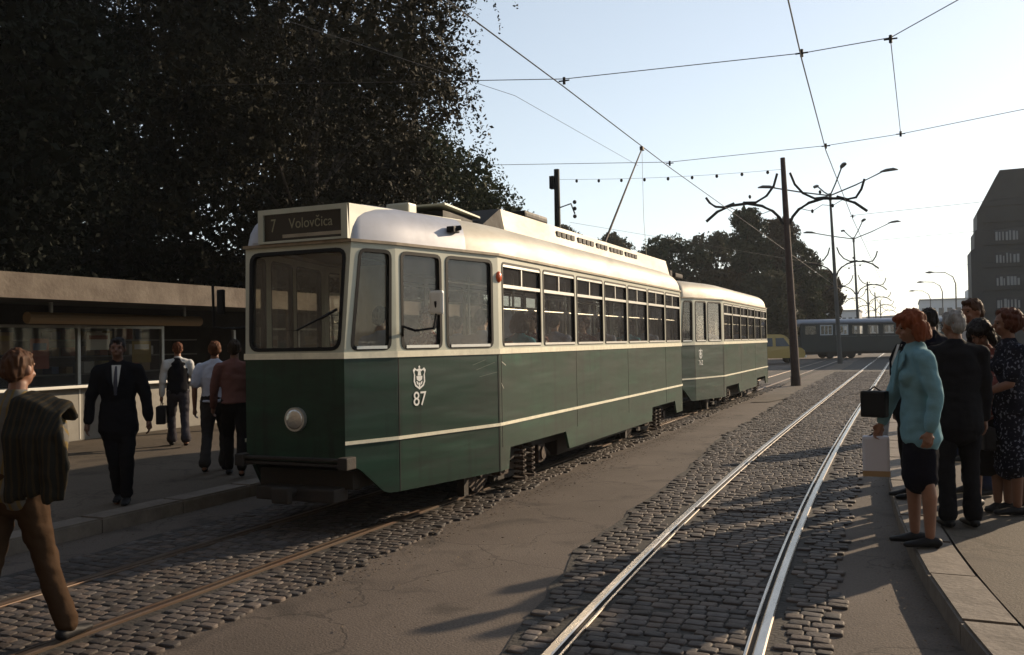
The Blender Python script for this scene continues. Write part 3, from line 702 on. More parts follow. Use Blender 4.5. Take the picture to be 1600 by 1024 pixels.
def wire(name, pts, r, label, cat='wire', group=None, beads=(), sag=0):
    t = empty(name, pts[0], 0, label, cat, group); o = Vector(pts[0]); bm = bmesh.new(); P = []
    for a, b in zip(pts, pts[1:]):
        a, b = Vector(a), Vector(b); n = 8 if sag else 1
        for k in range(n):
            f = k/n; P.append(a.lerp(b, f)-Vector((0, 0, sag*4*f*(1-f)))-o)
    P.append(Vector(pts[-1])-o); tube(bm, P, r, 5); bmobj('wire', bm, M['wire'], t)
    for b in beads:
        bm = bmesh.new(); c = Vector(b)-o; tube(bm, [c-Vector((0, 0, .055)), c+Vector((0, 0, .055))], .024, 8); tube(bm, [c-Vector((.09, 0, 0)), c+Vector((.09, 0, 0))], .012, 6); bmobj('insulator', bm, M['black'], t)
    return t
WZ = 5.73
wire('contact_wire', [(-4.83, -3, WZ), (-4.86, 6, WZ), (-4.90, 13.4, WZ), (-5.0, 20.8, WZ), (-5.0, 33, WZ), (-5.0, 61, WZ), (-5.0, 120, WZ)], .010, 'overhead contact wire above the green tram, touched by its trolley pole', beads=[(-4.90, 13.4, WZ+.1), (-5.0, 20.8, WZ+.1)])
wire('contact_wire', [(-1.02, -3, WZ), (-1.08, 8, WZ), (-1.3, 13.7, WZ), (-1.5, 20.6, WZ), (-1.58, 33, WZ), (-1.55, 61, WZ), (-1.5, 89, WZ), (-1.5, 140, WZ)], .010, 'overhead contact wire above the empty right track, reaching the top edge of the picture', beads=[(-1.3, 13.7, WZ+.1), (-1.5, 20.6, WZ+.1), (-1.58, 33, WZ+.1)])
wire('span_wire', [(-12, 13.0, 6.6), (-4.90, 13.4, WZ+.13), (-1.3, 13.8, WZ+.13), (-.1, 13.95, WZ+.22), (5, 10.6, 7.2)], .007, 'nearest cross span wire, bent at a hanger on the right', group='span wires', beads=[(-.1, 13.95, WZ+.2)])
wire('span_wire', [(-12, 20.6, 6.4), (-5.0, 20.8, WZ+.13), (-1.5, 20.7, WZ+.13), (0, 20.6, WZ+.2), (9, 20.6, 6.9)], .007, 'second cross span wire, just above the brown pole top', group='span wires', beads=[(0, 20.6, WZ+.2)])
wire('hanger_wire', [(-.1, 13.95, WZ+.18), (0, 20.6, WZ+.2)], .007, 'short wire joining the two nearest span wires on the right')
wire('feeder_wire', [(-7.0, 9, WZ), (-5.8, 13.5, WZ), (-5.6, 20.2, WZ)], .004, 'faint thin wire running out of the tree towards the second span wire')
wire('span_wire', [(-1.58, 33, WZ+.13), (2.2, 33, 6.0), (12, 33, 6.7)], .007, 'cross span wire level with the top of the dark building, third one away', group='span wires')
wire('span_wire', [(-1.5, 42, WZ+.1), (3, 42, 6.0), (14, 42, 6.5)], .007, 'faint cross span wire, fourth one away', group='span wires')
wire('span_wire', [(-1.5, 61, WZ+.1), (5, 61, 6.0), (20, 61, 6.3)], .008, 'faintest cross span wire, farthest one away', group='span wires')
lights = [(-12.3+8.5*q, 32.6, 8.05-.0*q) for q in (0, 1)]
t = wire('light_string', [(-12.2, 32.6, 8.0), (-3.8, 32.6, 7.6)], .006, 'string of small lights hung between the signal pole and the brown pole', 'light string', sag=.1)
for i in range(9):
    f = (i+.8)/9.4; bm = bmesh.new(); ell(bm, (8.4*f, 0, -.4*f-.4*f*(1-f)-.06), (.055, .055, .07), None, 8, 6); bmobj('bulb', bm, M['black'], t)
wire('stay_wire', [(-11.8, 32.6, 6.3), (-3.8, 45, 5.2)], .006, 'thin stay wire sloping down from the signal pole')

# ------------------------------------------------------------------ kiosk on the left
kx = -13.0; K = empty('kiosk', (kx, 2, .12), 0, 'low newspaper kiosk with a stained pale concrete canopy edge, left of the tram', 'kiosk')
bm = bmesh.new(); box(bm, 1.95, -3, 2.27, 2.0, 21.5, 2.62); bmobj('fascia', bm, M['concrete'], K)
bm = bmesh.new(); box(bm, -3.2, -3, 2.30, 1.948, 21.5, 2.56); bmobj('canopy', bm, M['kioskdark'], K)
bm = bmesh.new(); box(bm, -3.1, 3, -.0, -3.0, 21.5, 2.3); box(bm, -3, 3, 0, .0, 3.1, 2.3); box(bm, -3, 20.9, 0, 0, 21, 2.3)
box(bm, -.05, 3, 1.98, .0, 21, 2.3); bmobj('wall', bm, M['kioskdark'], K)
bm = bmesh.new(); box(bm, -.10, 3.1, 0, -.0, 13.0, .90, .01); bmobj('counter_front', bm, M['kioskwall'], K)
bm = bmesh.new(); box(bm, -.35, 3.05, .905, .16, 13.0, .955, .01); bmobj('counter_top', bm, M['white'], K)
for y in (3.1, 5.0, 7.0, 9.1, 11.0, 13.0, 13.9, 15.2, 17.0, 19.0):
    bm = bmesh.new(); box(bm, -.06, y-.03, .955 if y < 12.9 else 0, .0, y+.03, 1.98); bmobj('window_frame', bm, M['alu'], K)
for y0, y1 in ((3.1, 5.0), (5.0, 7.0), (7.0, 9.1), (9.1, 11.0), (13.9, 15.2), (15.2, 17.0), (17.0, 19.0)):
    bm = bmesh.new(); box(bm, -.032, y0+.03, .96, -.028, y1-.03, 1.95); bmobj('pane', bm, M['glass'], K)
    bm = bmesh.new(); box(bm, -.05, y0+.03, 1.93, .003, y1-.03, 1.975); bmobj('top_rail', bm, M['alu'], K)
for y in (-2.0, 5.2, 12.6, 19.5):
    bm = bmesh.new(); box(bm, 1.70, y-.08, 0, 1.86, y+.08, 2.29, .01); bmobj('canopy_post', bm, M['wood'], K)
goods = [mat('goods_yellow', (.35, .24, .05), .6), mat('goods_white', (.6, .58, .52), .6), mat('goods_red', (.28, .06, .03), .6), mat('goods_blue', (.05, .09, .2), .6), mat('goods_tan', (.3, .2, .1), .7)]
rgd = random.Random(4)
for sh, z in (('shelf', 1.42), ('shelf', 1.72), ('shelf', 1.1)):
    bm = bmesh.new(); box(bm, -1.2, 3.2, z, -.85, 12.8, z+.025); bmobj('shelf', bm, M['kioskwall'], K)
gi = 0
cname = ('yellow', 'white', 'dark red', 'blue', 'tan'); oname = ('first', 'second', 'third', 'fourth', 'fifth', 'sixth', 'seventh')
for z, sn in ((1.128, 'lowest'), (1.448, 'middle'), (1.748, 'top')):
    y = 9.3
    for q in range(7):
        wv = rgd.uniform(.12, .26); hv = rgd.uniform(.12, .24); c = rgd.randrange(5); bm = bmesh.new(); box(bm, -1.15, 0, 0, -.92, wv, hv, .004)
        o = bmobj('packet', bm, goods[c], None); o.location = (kx, 2+y, .12+z)
        tag(o, '%s packet, %s from the left on the %s shelf inside the kiosk' % (cname[c], oname[q], sn), 'packet', 'packets on the kiosk shelves')
        y += wv+rgd.uniform(.06, .26)
for q, (y, z, w_, h_, c) in enumerate([(3.5, 1.5, .5, .35, 1), (4.3, 1.35, .35, .5, 4), (5.4, 1.45, .5, .4, 0), (6.2, 1.3, .4, .55, 3), (7.3, 1.5, .6, .35, 4), (8.2, 1.25, .35, .5, 2), (9.3, 1.55, .5, .3, 1), (10.3, 1.3, .45, .4, 0), (14.1, 1.2, .4, .6, 1), (15.5, 1.2, .5, .6, 4), (16.2, 1.3, .5, .5, 2)]):
    bm = bmesh.new(); box(bm, -.060, y, z, -.054, y+w_, z+h_); pp = bmobj('poster', bm, goods[c], K)
    bm = bmesh.new(); box(bm, -.0535, y+.05, z+h_*.62, -.051, y+w_-.05, z+h_*.85); bmobj('printed_band', bm, goods[(c+1) % 5], pp)
for y in (5.1, 7.1, 9.1, 11.1):
    bm = bmesh.new(); box(bm, -.004, y-.012, .03, .006, y+.012, .88); bmobj('panel_strip', bm, M['alu'], K)
def stack(y, cols, label):
    t = empty('magazine_stack', (kx+.02, y, .12+.957), 0, label, 'magazines'); z = 0
    for c in cols: bm = bmesh.new(); box(bm, -.14, -.18, z, .12, .18, z+.02); bmobj('magazine', bm, goods[c], t); z += .021
stack(12.2, (1, 1, 1), 'small stack of white magazines on the kiosk counter'); stack(13.6, (1, 4), 'two flat papers at the far end of the kiosk counter')
bm = bmesh.new(); box(bm, 0, 0, 0, .25, .45, .30, .01); v = bmobj('carton', bm, goods[1]); v.location = (kx+.3, 15.6, .122); tag(v, 'pale carton on the ground beside the kiosk', 'carton')
sg = empty('kiosk_sign', (kx+.9, 9.4, 2.05), 0, 'dull yellow rolled awning hanging under the canopy above the kiosk windows', 'awning')
bm = bmesh.new(); tube(bm, [(0, 0, .12), (0, 3.6, .12)], .09, 12); bmobj('roll', bm, goods[4], sg)
bm = bmesh.new(); box(bm, -.02, .4, .16, .02, .44, .38); bmobj('bracket', bm, M['alu'], sg); bm = bmesh.new(); box(bm, -.02, 3.2, .16, .02, 3.24, .38); bmobj('bracket', bm, M['alu'], sg)

# ------------------------------------------------------------------ trees
def leafmat(name, c, c2, scale=.35, tr=.25):
    m = bpy.data.materials.new(name); m.use_nodes = True; n = m.node_tree; L = n.links; b = n.nodes['Principled BSDF']
    b.inputs['Roughness'].default_value = .75; b.inputs['Specular IOR Level'].default_value = .12
    tc = n.nodes.new('ShaderNodeTexCoord'); nz = n.nodes.new('ShaderNodeTexNoise'); nz.inputs['Scale'].default_value = scale; nz.inputs['Detail'].default_value = 6
    rp = n.nodes.new('ShaderNodeValToRGB'); rp.color_ramp.elements[0].position = .35; rp.color_ramp.elements[1].position = .65
    rp.color_ramp.elements[0].color = (*c, 1); rp.color_ramp.elements[1].color = (*c2, 1)
    L.new(tc.outputs['Object'], nz.inputs['Vector']); L.new(nz.outputs['Fac'], rp.inputs[0]); L.new(rp.outputs[0], b.inputs['Base Color'])
    t = n.nodes.new('ShaderNodeBsdfTranslucent'); L.new(rp.outputs[0], t.inputs[0]); mx = n.nodes.new('ShaderNodeMixShader'); mx.inputs[0].default_value = tr
    L.new(b.outputs[0], mx.inputs[1]); L.new(t.outputs[0], mx.inputs[2]); L.new(mx.outputs[0], n.nodes['Material Output'].inputs[0]); return m
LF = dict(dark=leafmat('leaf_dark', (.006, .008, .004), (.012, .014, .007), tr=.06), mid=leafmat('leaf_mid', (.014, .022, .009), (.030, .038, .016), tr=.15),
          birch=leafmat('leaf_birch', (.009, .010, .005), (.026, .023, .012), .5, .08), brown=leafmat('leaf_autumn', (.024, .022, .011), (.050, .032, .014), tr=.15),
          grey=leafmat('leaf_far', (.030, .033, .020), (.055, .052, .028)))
def leaves(name, centers, nl, size, m_, parent, seed, strands=0, slen=1.5, fill=.22):
    rg = np.random.default_rng(seed); C = np.array([c[:3] for c in centers]); Rr = np.array([c[3] for c in centers]); 
    wgt = Rr**2; wgt = wgt/wgt.sum(); idx = rg.choice(len(C), nl, p=wgt)
    d = rg.normal(size=(nl, 3)); d /= np.linalg.norm(d, axis=1)[:, None]; rad = Rr[idx]*rg.uniform(.35, 1.06, nl)**.6
    P = C[idx]+d*rad[:, None]*np.array([1, 1, .85])
    if strands:
        Q = []
        for i in range(strands):
            k = rg.choice(len(C), p=wgt); e = rg.normal(size=3); e /= np.linalg.norm(e); e[2] = abs(e[2])*.3-.2
            p = C[k]+e*Rr[k]*rg.uniform(.6, .98); L = slen*rg.uniform(.4, 1.2); dr = np.array([e[0]*.35, e[1]*.35, -1])
            n = int(L/.055); s = np.linspace(0, 1, n)[:, None]
            q = p+dr*s*L+rg.normal(0, .045, (n, 3)); q[:, :2] += rg.normal(0, .06, 2)*np.sin(s*3); Q.append(q)
        P = np.vstack([P]+Q)
    ni = int(nl*fill); idx = rg.choice(len(C), ni, p=wgt); d = rg.normal(size=(ni, 3)); d /= np.linalg.norm(d, axis=1)[:, None]
    Pi = C[idx]+d*(Rr[idx]*rg.uniform(.0, .80, ni))[:, None]; nout = len(P); P = np.vstack([P, Pi])
    n = len(P); a = rg.normal(size=(n, 3)); a /= np.linalg.norm(a, axis=1)[:, None]; b = rg.normal(size=(n, 3)); b -= a*(a*b).sum(1)[:, None]; b /= np.linalg.norm(b, axis=1)[:, None]
    s = size*rg.uniform(.45, 1.15, n)[:, None]; s[nout:] *= 2.8; cx = np.cross(a, b)
    V = np.stack([P-a*s, P+b*s*.55+cx*s*.15, P+a*s, P-b*s*.55+cx*s*.15], 1).reshape(-1, 3)
    me = bpy.data.meshes.new(name); me.vertices.add(4*n); me.vertices.foreach_set('co', V.ravel()); me.loops.add(4*n); me.polygons.add(n)
    me.polygons.foreach_set('loop_start', np.arange(0, 4*n, 4)); me.loops.foreach_set('vertex_index', np.arange(4*n)); me.update(); me.validate()
    return link(name, me, m_, parent)
def tree(x, y, h, r, zb, m_, nl, ls, label, seed, group=None, name='tree', strands=0, slen=1.5, lean=(0, 0), nb=26, shape='round', tr=.2):
    t = empty(name, (x, y, .0), 0, label, 'tree', group); rg = random.Random(seed); C = []
    for i in range(nb):
        f = (i+.5)/nb; z = zb+(h-zb)*f
        if shape == 'round': pr = math.sin(math.pi*min(.97, max(.12, f*.9+.08)))**.6
        elif shape == 'poplar': pr = (1-abs(f-.35)*1.15)*.9
        else: pr = 1-.75*f
        a = i*2.4+rg.uniform(-.6, .6); rr = r*pr*rg.uniform(.35, .85); br = r*rg.uniform(.28, .48)*(.6+.4*pr)
        if z-br < zb: z = zb+br*.8
        if z+br > h: z = h-br
        C.append((math.cos(a)*rr+lean[0]*f, math.sin(a)*rr+lean[1]*f, z, br))
    bm = bmesh.new(); top = (lean[0]*.7, lean[1]*.7, zb+(h-zb)*.75)
    tube(bm, [(0, 0, 0), (0, 0, zb*.5), (lean[0]*.2, lean[1]*.2, zb+(h-zb)*.2), top], [tr*1.25, tr, tr*.75, tr*.25], 10)
    for c in C[::2]:
        z0 = max(zb*.7, c[2]-r*.7); tube(bm, [(lean[0]*.2, lean[1]*.2, z0), (c[0]*.5, c[1]*.5, (z0+c[2])/2+.1), (c[0], c[1], c[2])], [tr*.4, tr*.25, .02], 6)
    bmobj('trunk', bm, M['bark'], t); leaves('crown', C, nl, ls, m_, t, seed, strands, slen); return t
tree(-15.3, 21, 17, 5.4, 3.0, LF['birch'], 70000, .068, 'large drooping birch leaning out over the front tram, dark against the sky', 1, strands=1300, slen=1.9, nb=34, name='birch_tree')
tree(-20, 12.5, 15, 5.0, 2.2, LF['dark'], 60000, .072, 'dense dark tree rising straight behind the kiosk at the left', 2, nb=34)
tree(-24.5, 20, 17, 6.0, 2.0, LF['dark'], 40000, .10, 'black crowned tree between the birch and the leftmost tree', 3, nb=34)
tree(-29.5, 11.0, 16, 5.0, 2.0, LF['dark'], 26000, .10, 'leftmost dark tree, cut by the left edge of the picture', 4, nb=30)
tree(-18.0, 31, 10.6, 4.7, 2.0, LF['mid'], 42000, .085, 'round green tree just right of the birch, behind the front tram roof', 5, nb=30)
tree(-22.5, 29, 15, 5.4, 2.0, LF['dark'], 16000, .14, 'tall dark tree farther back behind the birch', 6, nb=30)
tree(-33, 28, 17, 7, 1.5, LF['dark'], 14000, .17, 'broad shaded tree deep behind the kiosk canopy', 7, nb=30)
for i, (x, y, h, r, lb) in enumerate([(-19, 8.5, 4.6, 2.4, 'dark bush behind the left end of the kiosk canopy'), (-19.5, 14.5, 4.8, 2.6, 'dark bush behind the middle of the kiosk canopy'), (-20, 21, 5.0, 2.8, 'dark bush behind the right end of the kiosk canopy'), (-28, 14, 6, 3.4, 'dark bush deep between the trees behind the kiosk'), (-26, 7, 6, 3.4, 'dark bush at the far left behind the kiosk'), (-29, 24, 6, 3.6, 'broad dark bush far behind the kiosk')]):
    tree(x, y, h, r, .5, LF['dark'], 12000, .12, lb, 70+i, 'bushes behind the kiosk', name='bush', nb=20, tr=.08)
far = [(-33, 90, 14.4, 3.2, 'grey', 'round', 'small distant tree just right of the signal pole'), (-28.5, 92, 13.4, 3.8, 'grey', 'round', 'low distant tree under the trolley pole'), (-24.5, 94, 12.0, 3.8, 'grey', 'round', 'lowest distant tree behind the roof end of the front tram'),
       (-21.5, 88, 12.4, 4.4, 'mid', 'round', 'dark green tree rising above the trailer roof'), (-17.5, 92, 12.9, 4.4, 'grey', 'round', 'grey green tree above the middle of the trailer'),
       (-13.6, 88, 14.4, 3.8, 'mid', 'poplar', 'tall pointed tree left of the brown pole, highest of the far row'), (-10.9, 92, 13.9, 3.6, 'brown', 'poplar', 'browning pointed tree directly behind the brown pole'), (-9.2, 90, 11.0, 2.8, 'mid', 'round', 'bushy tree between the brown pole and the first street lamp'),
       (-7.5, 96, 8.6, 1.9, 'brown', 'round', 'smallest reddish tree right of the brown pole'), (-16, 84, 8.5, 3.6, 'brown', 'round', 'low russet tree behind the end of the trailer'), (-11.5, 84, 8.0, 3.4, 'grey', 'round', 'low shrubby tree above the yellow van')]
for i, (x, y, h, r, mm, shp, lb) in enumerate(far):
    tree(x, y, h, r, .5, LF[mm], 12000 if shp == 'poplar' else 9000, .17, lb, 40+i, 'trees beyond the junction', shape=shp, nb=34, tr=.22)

# ------------------------------------------------------------------ buildings
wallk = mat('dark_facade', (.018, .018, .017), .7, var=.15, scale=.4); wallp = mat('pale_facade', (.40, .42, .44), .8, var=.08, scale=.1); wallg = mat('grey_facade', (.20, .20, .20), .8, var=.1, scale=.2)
pane_d = mat('building_glass', (.03, .035, .04), .15); blind = mat('window_blind', (.17, .175, .175), .6)
B = empty('office_building', (5.50, 90, 0), 0, 'dark stepped office block with a sloping top and rows of windows at the right edge', 'building')
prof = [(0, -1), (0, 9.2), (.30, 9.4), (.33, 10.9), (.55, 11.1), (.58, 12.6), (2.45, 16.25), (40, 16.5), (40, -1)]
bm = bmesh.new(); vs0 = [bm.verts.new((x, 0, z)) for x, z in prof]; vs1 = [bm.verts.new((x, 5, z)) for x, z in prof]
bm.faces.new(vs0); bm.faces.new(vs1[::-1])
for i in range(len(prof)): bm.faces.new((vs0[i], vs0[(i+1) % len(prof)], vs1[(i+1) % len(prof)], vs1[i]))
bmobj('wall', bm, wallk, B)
for z in (5.0, 7.0, 9.0, 11.0):
    for k in range(9):
        x = 1.9+k*2.25
        bm = bmesh.new(); box(bm, x, -.06, z-1.05, x+2.0, -.0, z-.05); wf = bmobj('window', bm, pane_d, B)
        bm = bmesh.new()
        for q in range(7):
            box(bm, x+.08+q*.27, -.085, z-1.0, x+.08+q*.27+rgd.uniform(.10, .22), -.065, z-.1-rgd.uniform(0, .3))
        bmobj('curtains', bm, blind, wf) if len(bm.verts) else bm.free()
for z in (3.6, 6.0-.25, 7.75, 9.75, 11.75, 13.2):
    bm = bmesh.new(); box(bm, 1.0, -.12, z-.12, 39, .0, z); bmobj('ledge', bm, wallk, B)
def block(name, x0, y0, x1, y1, h, m_, label, wins=None, upper=None):
    t = empty(name, ((x0+x1)/2, y0, 0), 0, label, 'building'); W = (x1-x0)/2
    bm = bmesh.new(); box(bm, -W, 0, -1, W, y1-y0, h); bmobj('wall', bm, m_, t)
    bm = bmesh.new(); box(bm, -W-.2, -.25, h+.003, W+.2, y1-y0+.2, h+.4); bmobj('roof', bm, wallg, t)
    if upper: bm = bmesh.new(); a, b, c = upper; box(bm, a, 1, h+.41, b, 10, c); bmobj('upper_storey', bm, m_, t)
    if wins:
        nx, nz, z0 = wins
        for i in range(nx):
            for j in range(nz):
                bm = bmesh.new(); x = -W+(i+.5)*2*W/nx; z = z0+j*(h-z0)/nz; box(bm, x-W/nx*.6, -.06, z, x+W/nx*.6, .0, z+(h-z0)/nz*.5); bmobj('window', bm, pane_d, t)
    return t
block('pale_building', 3.5, 250, 17, 280, 10.6, wallp, 'pale low building with a raised block, far left of the dark office block', (7, 2, 3), (4.0, 6.6, 13.0))
block('pale_building', -9.5, 260, 1.5, 280, 6.8, wallp, 'long low pale building on the horizon behind the far poles', (8, 1, 3))
block('apartment_building', -27, 200, -18.5, 215, 14.8, wallg, 'grey apartment block showing between the far trees and the first street lamp', (4, 4, 3))
block('pale_building', -22, 240, -10.5, 255, 8.2, wallp, 'pale house row glimpsed above the left part of the crossing tram', (8, 2, 2))
block('grey_house', -70, 140, -40, 160, 7, wallg, 'low grey house hidden mostly by the trailer and trees', (8, 2, 1.5))
# hills
bm = bmesh.new(); N_ = 80
for k, (yd, hh, sd_) in enumerate(((900, 22, 1.7),)):
    prev = None
    for i in range(N_+1):
        x = -900+i*1500/N_; hz = hh*(.7+.6*noise.noise(Vector((x*.004, sd_, 0)))+.2*noise.noise(Vector((x*.02, sd_, 3))))
        rw = [bm.verts.new((x, yd-150, -1)), bm.verts.new((x, yd, hz)), bm.verts.new((x, yd+300, hz*.8))]
        if prev:
            for q in range(2): bm.faces.new((prev[q], rw[q], rw[q+1], prev[q+1]))
        prev = rw
struct(bmobj('hills', bm, mat('hill_green', (.05, .06, .05), .95, var=.3, scale=.01), None, True))
# curved lamps by the dark building
for i, (x, y, lb) in enumerate([(6.0, 128, 'arched street lamp nearest the dark office block'), (5.2, 150, 'arched street lamp, middle of the three before the dark office block'), (4.2, 178, 'farthest arched street lamp, beside the pale building')]):
    t = empty('arched_lamp', (x, y, 0), 0, lb, 'street lamp', 'arched street lamps on the right')
    bm = bmesh.new(); tube(bm, [(0, 0, 0), (0, 0, 8.3), (-.3, 0, 9.2), (-1.2, 0, 9.8), (-2.6, 0, 9.9)], [.12, .08, .07, .06, .05], 8); bmobj('post', bm, M['polegrey'], t)
    bm = bmesh.new(); tube(bm, [(-2.5, 0, 9.88), (-3.0, 0, 9.9), (-3.5, 0, 9.86)], [.06, .16, .05], 8); bmobj('lamp_head', bm, M['polegrey'], t)

# ------------------------------------------------------------------ crossing tram and van
X3 = empty('crossing_tram', (-7.6, 74.5, 0), R(23.7), 'old dark green tram with a bluish roof crossing the junction in the distance', 'tram')
dg = mat('old_tram_green', (.005, .010, .009), .5, var=.2, scale=1); rb = mat('bluish_roof', (.17, .185, .22), .4, var=.1, scale=1); fw = mat('pale_frame', (.34, .36, .38), .5)
LEN = 12.5
bm = bmesh.new(); plate(bm, [(0, 0, .55), (LEN, 0, .55), (LEN, 0, 1.75), (0, 0, 1.75)], [(0, 0), (LEN, 0), (LEN, 1.2), (0, 1.2)], [], .05)
plate(bm, [(LEN, 2.2, .55), (0, 2.2, .55), (0, 2.2, 1.75), (LEN, 2.2, 1.75)], [(0, 0), (LEN, 0), (LEN, 1.2), (0, 1.2)], [], .05)
for x in (0, LEN): box(bm, x-.03, .06, .55, x+.03, 2.14, 1.75)
bmobj('lower_body', bm, dg, X3)
holes = []; x = .25
while x < LEN-1: holes.append((x, x+1.0)); x += 1.24
bm = bmesh.new()
for P in ([(0, 0, 1.76), (LEN, 0, 1.76), (LEN, 0, 2.80), (0, 0, 2.80)], [(LEN, 2.2, 1.76), (0, 2.2, 1.76), (0, 2.2, 2.80), (LEN, 2.2, 2.80)]):
    plate(bm, P, [(0, 0), (LEN, 0), (LEN, 1.04), (0, 1.04)], [[(a, .1), (b, .1), (b, .92), (a, .92)] for a, b in holes], .05)
for x in (0, LEN): box(bm, x-.03, .06, 1.76, x+.03, .3, 2.8); box(bm, x-.03, 1.9, 1.76, x+.03, 2.14, 2.8)
bmobj('upper_body', bm, dg, X3)
for k, (a, b) in enumerate(holes):
    P = [(0, 0, 1.76), (LEN, 0, 1.76), (LEN, 0, 2.80), (0, 0, 2.80)]
    pale = k in (1, 2, 7)
    bm = bmesh.new(); plate(bm, P, [(a, .1), (b, .1), (b, .92), (a, .92)], [[(a+.07, .17), (b-.07, .17), (b-.07, .85), (a+.07, .85)]], .04, .01)
    if pale:
        for q in (1, 2): xx = a+.07+q*(b-a-.14)/3; plate(bm, P, [(xx-.03, .175), (xx+.03, .175), (xx+.03, .845), (xx-.03, .845)], [], .03, .008)
    wf = bmobj('window', bm, fw if pale else dg, X3)
    bm = bmesh.new(); plate(bm, P, [(a+.02, .12), (b-.02, .12), (b-.02, .9), (a+.02, .9)], [], .005, -.02); bmobj('pane', bm, M['glass'], wf)
bm = bmesh.new(); tube(bm, [(-.15, 1.1, 2.8), (.1, 1.1, 2.86), (LEN-.1, 1.1, 2.86), (LEN+.15, 1.1, 2.8)], [(.9, .2), (1.2, .30), (1.2, .30), (.9, .2)], 20)
bmobj('roof', bm, rb, X3, True)
bm = bmesh.new(); box(bm, .2, .2, .35, LEN-.2, 2.0, .56); box(bm, 2.0, .1, .2, 4.2, 2.1, .5); box(bm, LEN-4.4, .1, .2, LEN-2.2, 2.1, .5); bmobj('underframe', bm, M['grime'], X3)
for x in (2.3, 4.0, LEN-4.2, LEN-2.5):
    for y in (.25, 1.95): bm = bmesh.new(); disc_cyl(bm, (x, y, .36), (0, 1, 0), .36, .1, 20); bmobj('wheel', bm, M['grime'], X3)

yel = mat('van_yellow', (.34, .23, .05), .4, coat=.3); dk = mat('van_glass', (.03, .035, .04), .1)
V = empty('van', (-8.05, 61.5, 0), R(20), 'mustard yellow van with a short nose, half hidden behind the brown pole', 'van')
pr = [(-2.6, .38), (1.75, .38), (1.85, .55), (1.80, .85), (1.62, 1.02), (1.15, 1.12), (.62, 1.82), (.35, 1.93), (-2.5, 1.98), (-2.62, 1.7)]
pr = rpoly(pr, .12, 3)
bm = bmesh.new(); me = fill2d(pr); bm.from_mesh(me); bmesh.ops.remove_doubles(bm, verts=bm.verts, dist=1e-4)
for v in bm.verts: v.co = (v.co.x, -.85, v.co.y)
g = bmesh.ops.extrude_face_region(bm, geom=list(bm.faces))
for v in [q for q in g['geom'] if isinstance(q, bmesh.types.BMVert)]: v.co.y = .85
for v in bm.verts:
    if v.co.z > 1.1: v.co.y *= 1-.14*(v.co.z-1.1)/.8
bmobj('body', bm, yel, V)
for s in (-1, 1):
    for a, b in ((-.05, .72), (-1.2, -.25), (-2.3, -1.4)):
        bm = bmesh.new(); P = [(a, s*.855, 1.15), (b+.12*(a > -.3), s*.855, 1.15), (b-.25*(a > -.3), s*.775, 1.70), (a, s*.775, 1.70)]
        bm.faces.new([bm.verts.new(p) for p in P]); ex = bmesh.ops.extrude_face_region(bm, geom=list(bm.faces))
        for v in [q for q in ex['geom'] if isinstance(q, bmesh.types.BMVert)]: v.co.y -= s*.03
        bmobj('side_window', bm, dk, V)
    for x in (1.05, -1.75):
        bm = bmesh.new(); disc_cyl(bm, (x, s*.74, .31), (0, 1, 0), .31, .18, 22); wv = bmobj('wheel', bm, M['rubber'], V)
        bm = bmesh.new(); disc_cyl(bm, (x, s*.84, .31), (0, 1, 0), .17, .03, 16); bmobj('rim', bm, M['alu'], wv)
    bm = bmesh.new(); disc_cyl(bm, (1.82, s*.58, .78), (1, 0, 0), .10, .06, 16); bmobj('headlight', bm, M['lens'], V)
bm = bmesh.new(); P = [(1.20, -.70, 1.16), (1.20, .70, 1.16), (.70, .62, 1.76), (.70, -.62, 1.76)]; bm.faces.new([bm.verts.new((x+.02, y, z+.015)) for x, y, z in P]); bmobj('windscreen', bm, M['alu'], V)
bm = bmesh.new(); box(bm, 1.80, -.8, .40, 1.92, .8, .52, .02); bmobj('bumper', bm, M['alu'], V)

# unseen building added behind the viewer to darken the tram front; also mirrored there
block('apartment_building', -44, -34, 34, -15, 25, mat('brown_facade', (.075, .064, .052), .85, var=.2, scale=.3), 'long brown building added out of view behind the viewer to shade the tram front, mirrored in its windscreen', (14, 4, 2))

# ------------------------------------------------------------------ people
skin = {k: mat('skin_'+k, c, .55, var=.12, scale=9) for k, c in (('fair', (.22, .105, .062)), ('tan', (.17, .078, .044)), ('dark', (.12, .055, .032)), ('pale', (.45, .28, .2)))}
def clothmat(name, col, stripes=None, dots=None, rough=.85, var=.12):
    m = mat(name, col, rough, var=var, scale=6, bump=.010, bscale=11, spec=.04)
    n = m.node_tree; L = n.links; b = n.nodes['Principled BSDF']; tc = n.nodes.new('ShaderNodeTexCoord')
    if stripes or dots:
        src = b.inputs['Base Color'].links[0].from_socket
        if stripes:
            t = n.nodes.new('ShaderNodeTexWave'); t.inputs['Scale'].default_value = stripes[1]; t.inputs['Distortion'].default_value = .6; t.bands_direction = stripes[2] if len(stripes) > 2 else 'X'; fac = t.outputs['Fac']; th = .72
        else:
            t = n.nodes.new('ShaderNodeTexNoise'); t.inputs['Scale'].default_value = dots[1]; t.inputs['Detail'].default_value = 1; fac = t.outputs['Fac']; th = dots[2]
        L.new(tc.outputs['Object'], t.inputs['Vector'])
        mr = n.nodes.new('ShaderNodeMapRange'); mr.inputs['From Min'].default_value = th; mr.inputs['From Max'].default_value = th+.05; L.new(fac, mr.inputs[0])
        mx = n.nodes.new('ShaderNodeMix'); mx.data_type = 'RGBA'; L.new(mr.outputs[0], mx.inputs[0]); L.new(src, mx.inputs[6]); mx.inputs[7].default_value = (*(stripes or dots)[0], 1)
        L.new(mx.outputs[2], b.inputs['Base Color'])
    return m
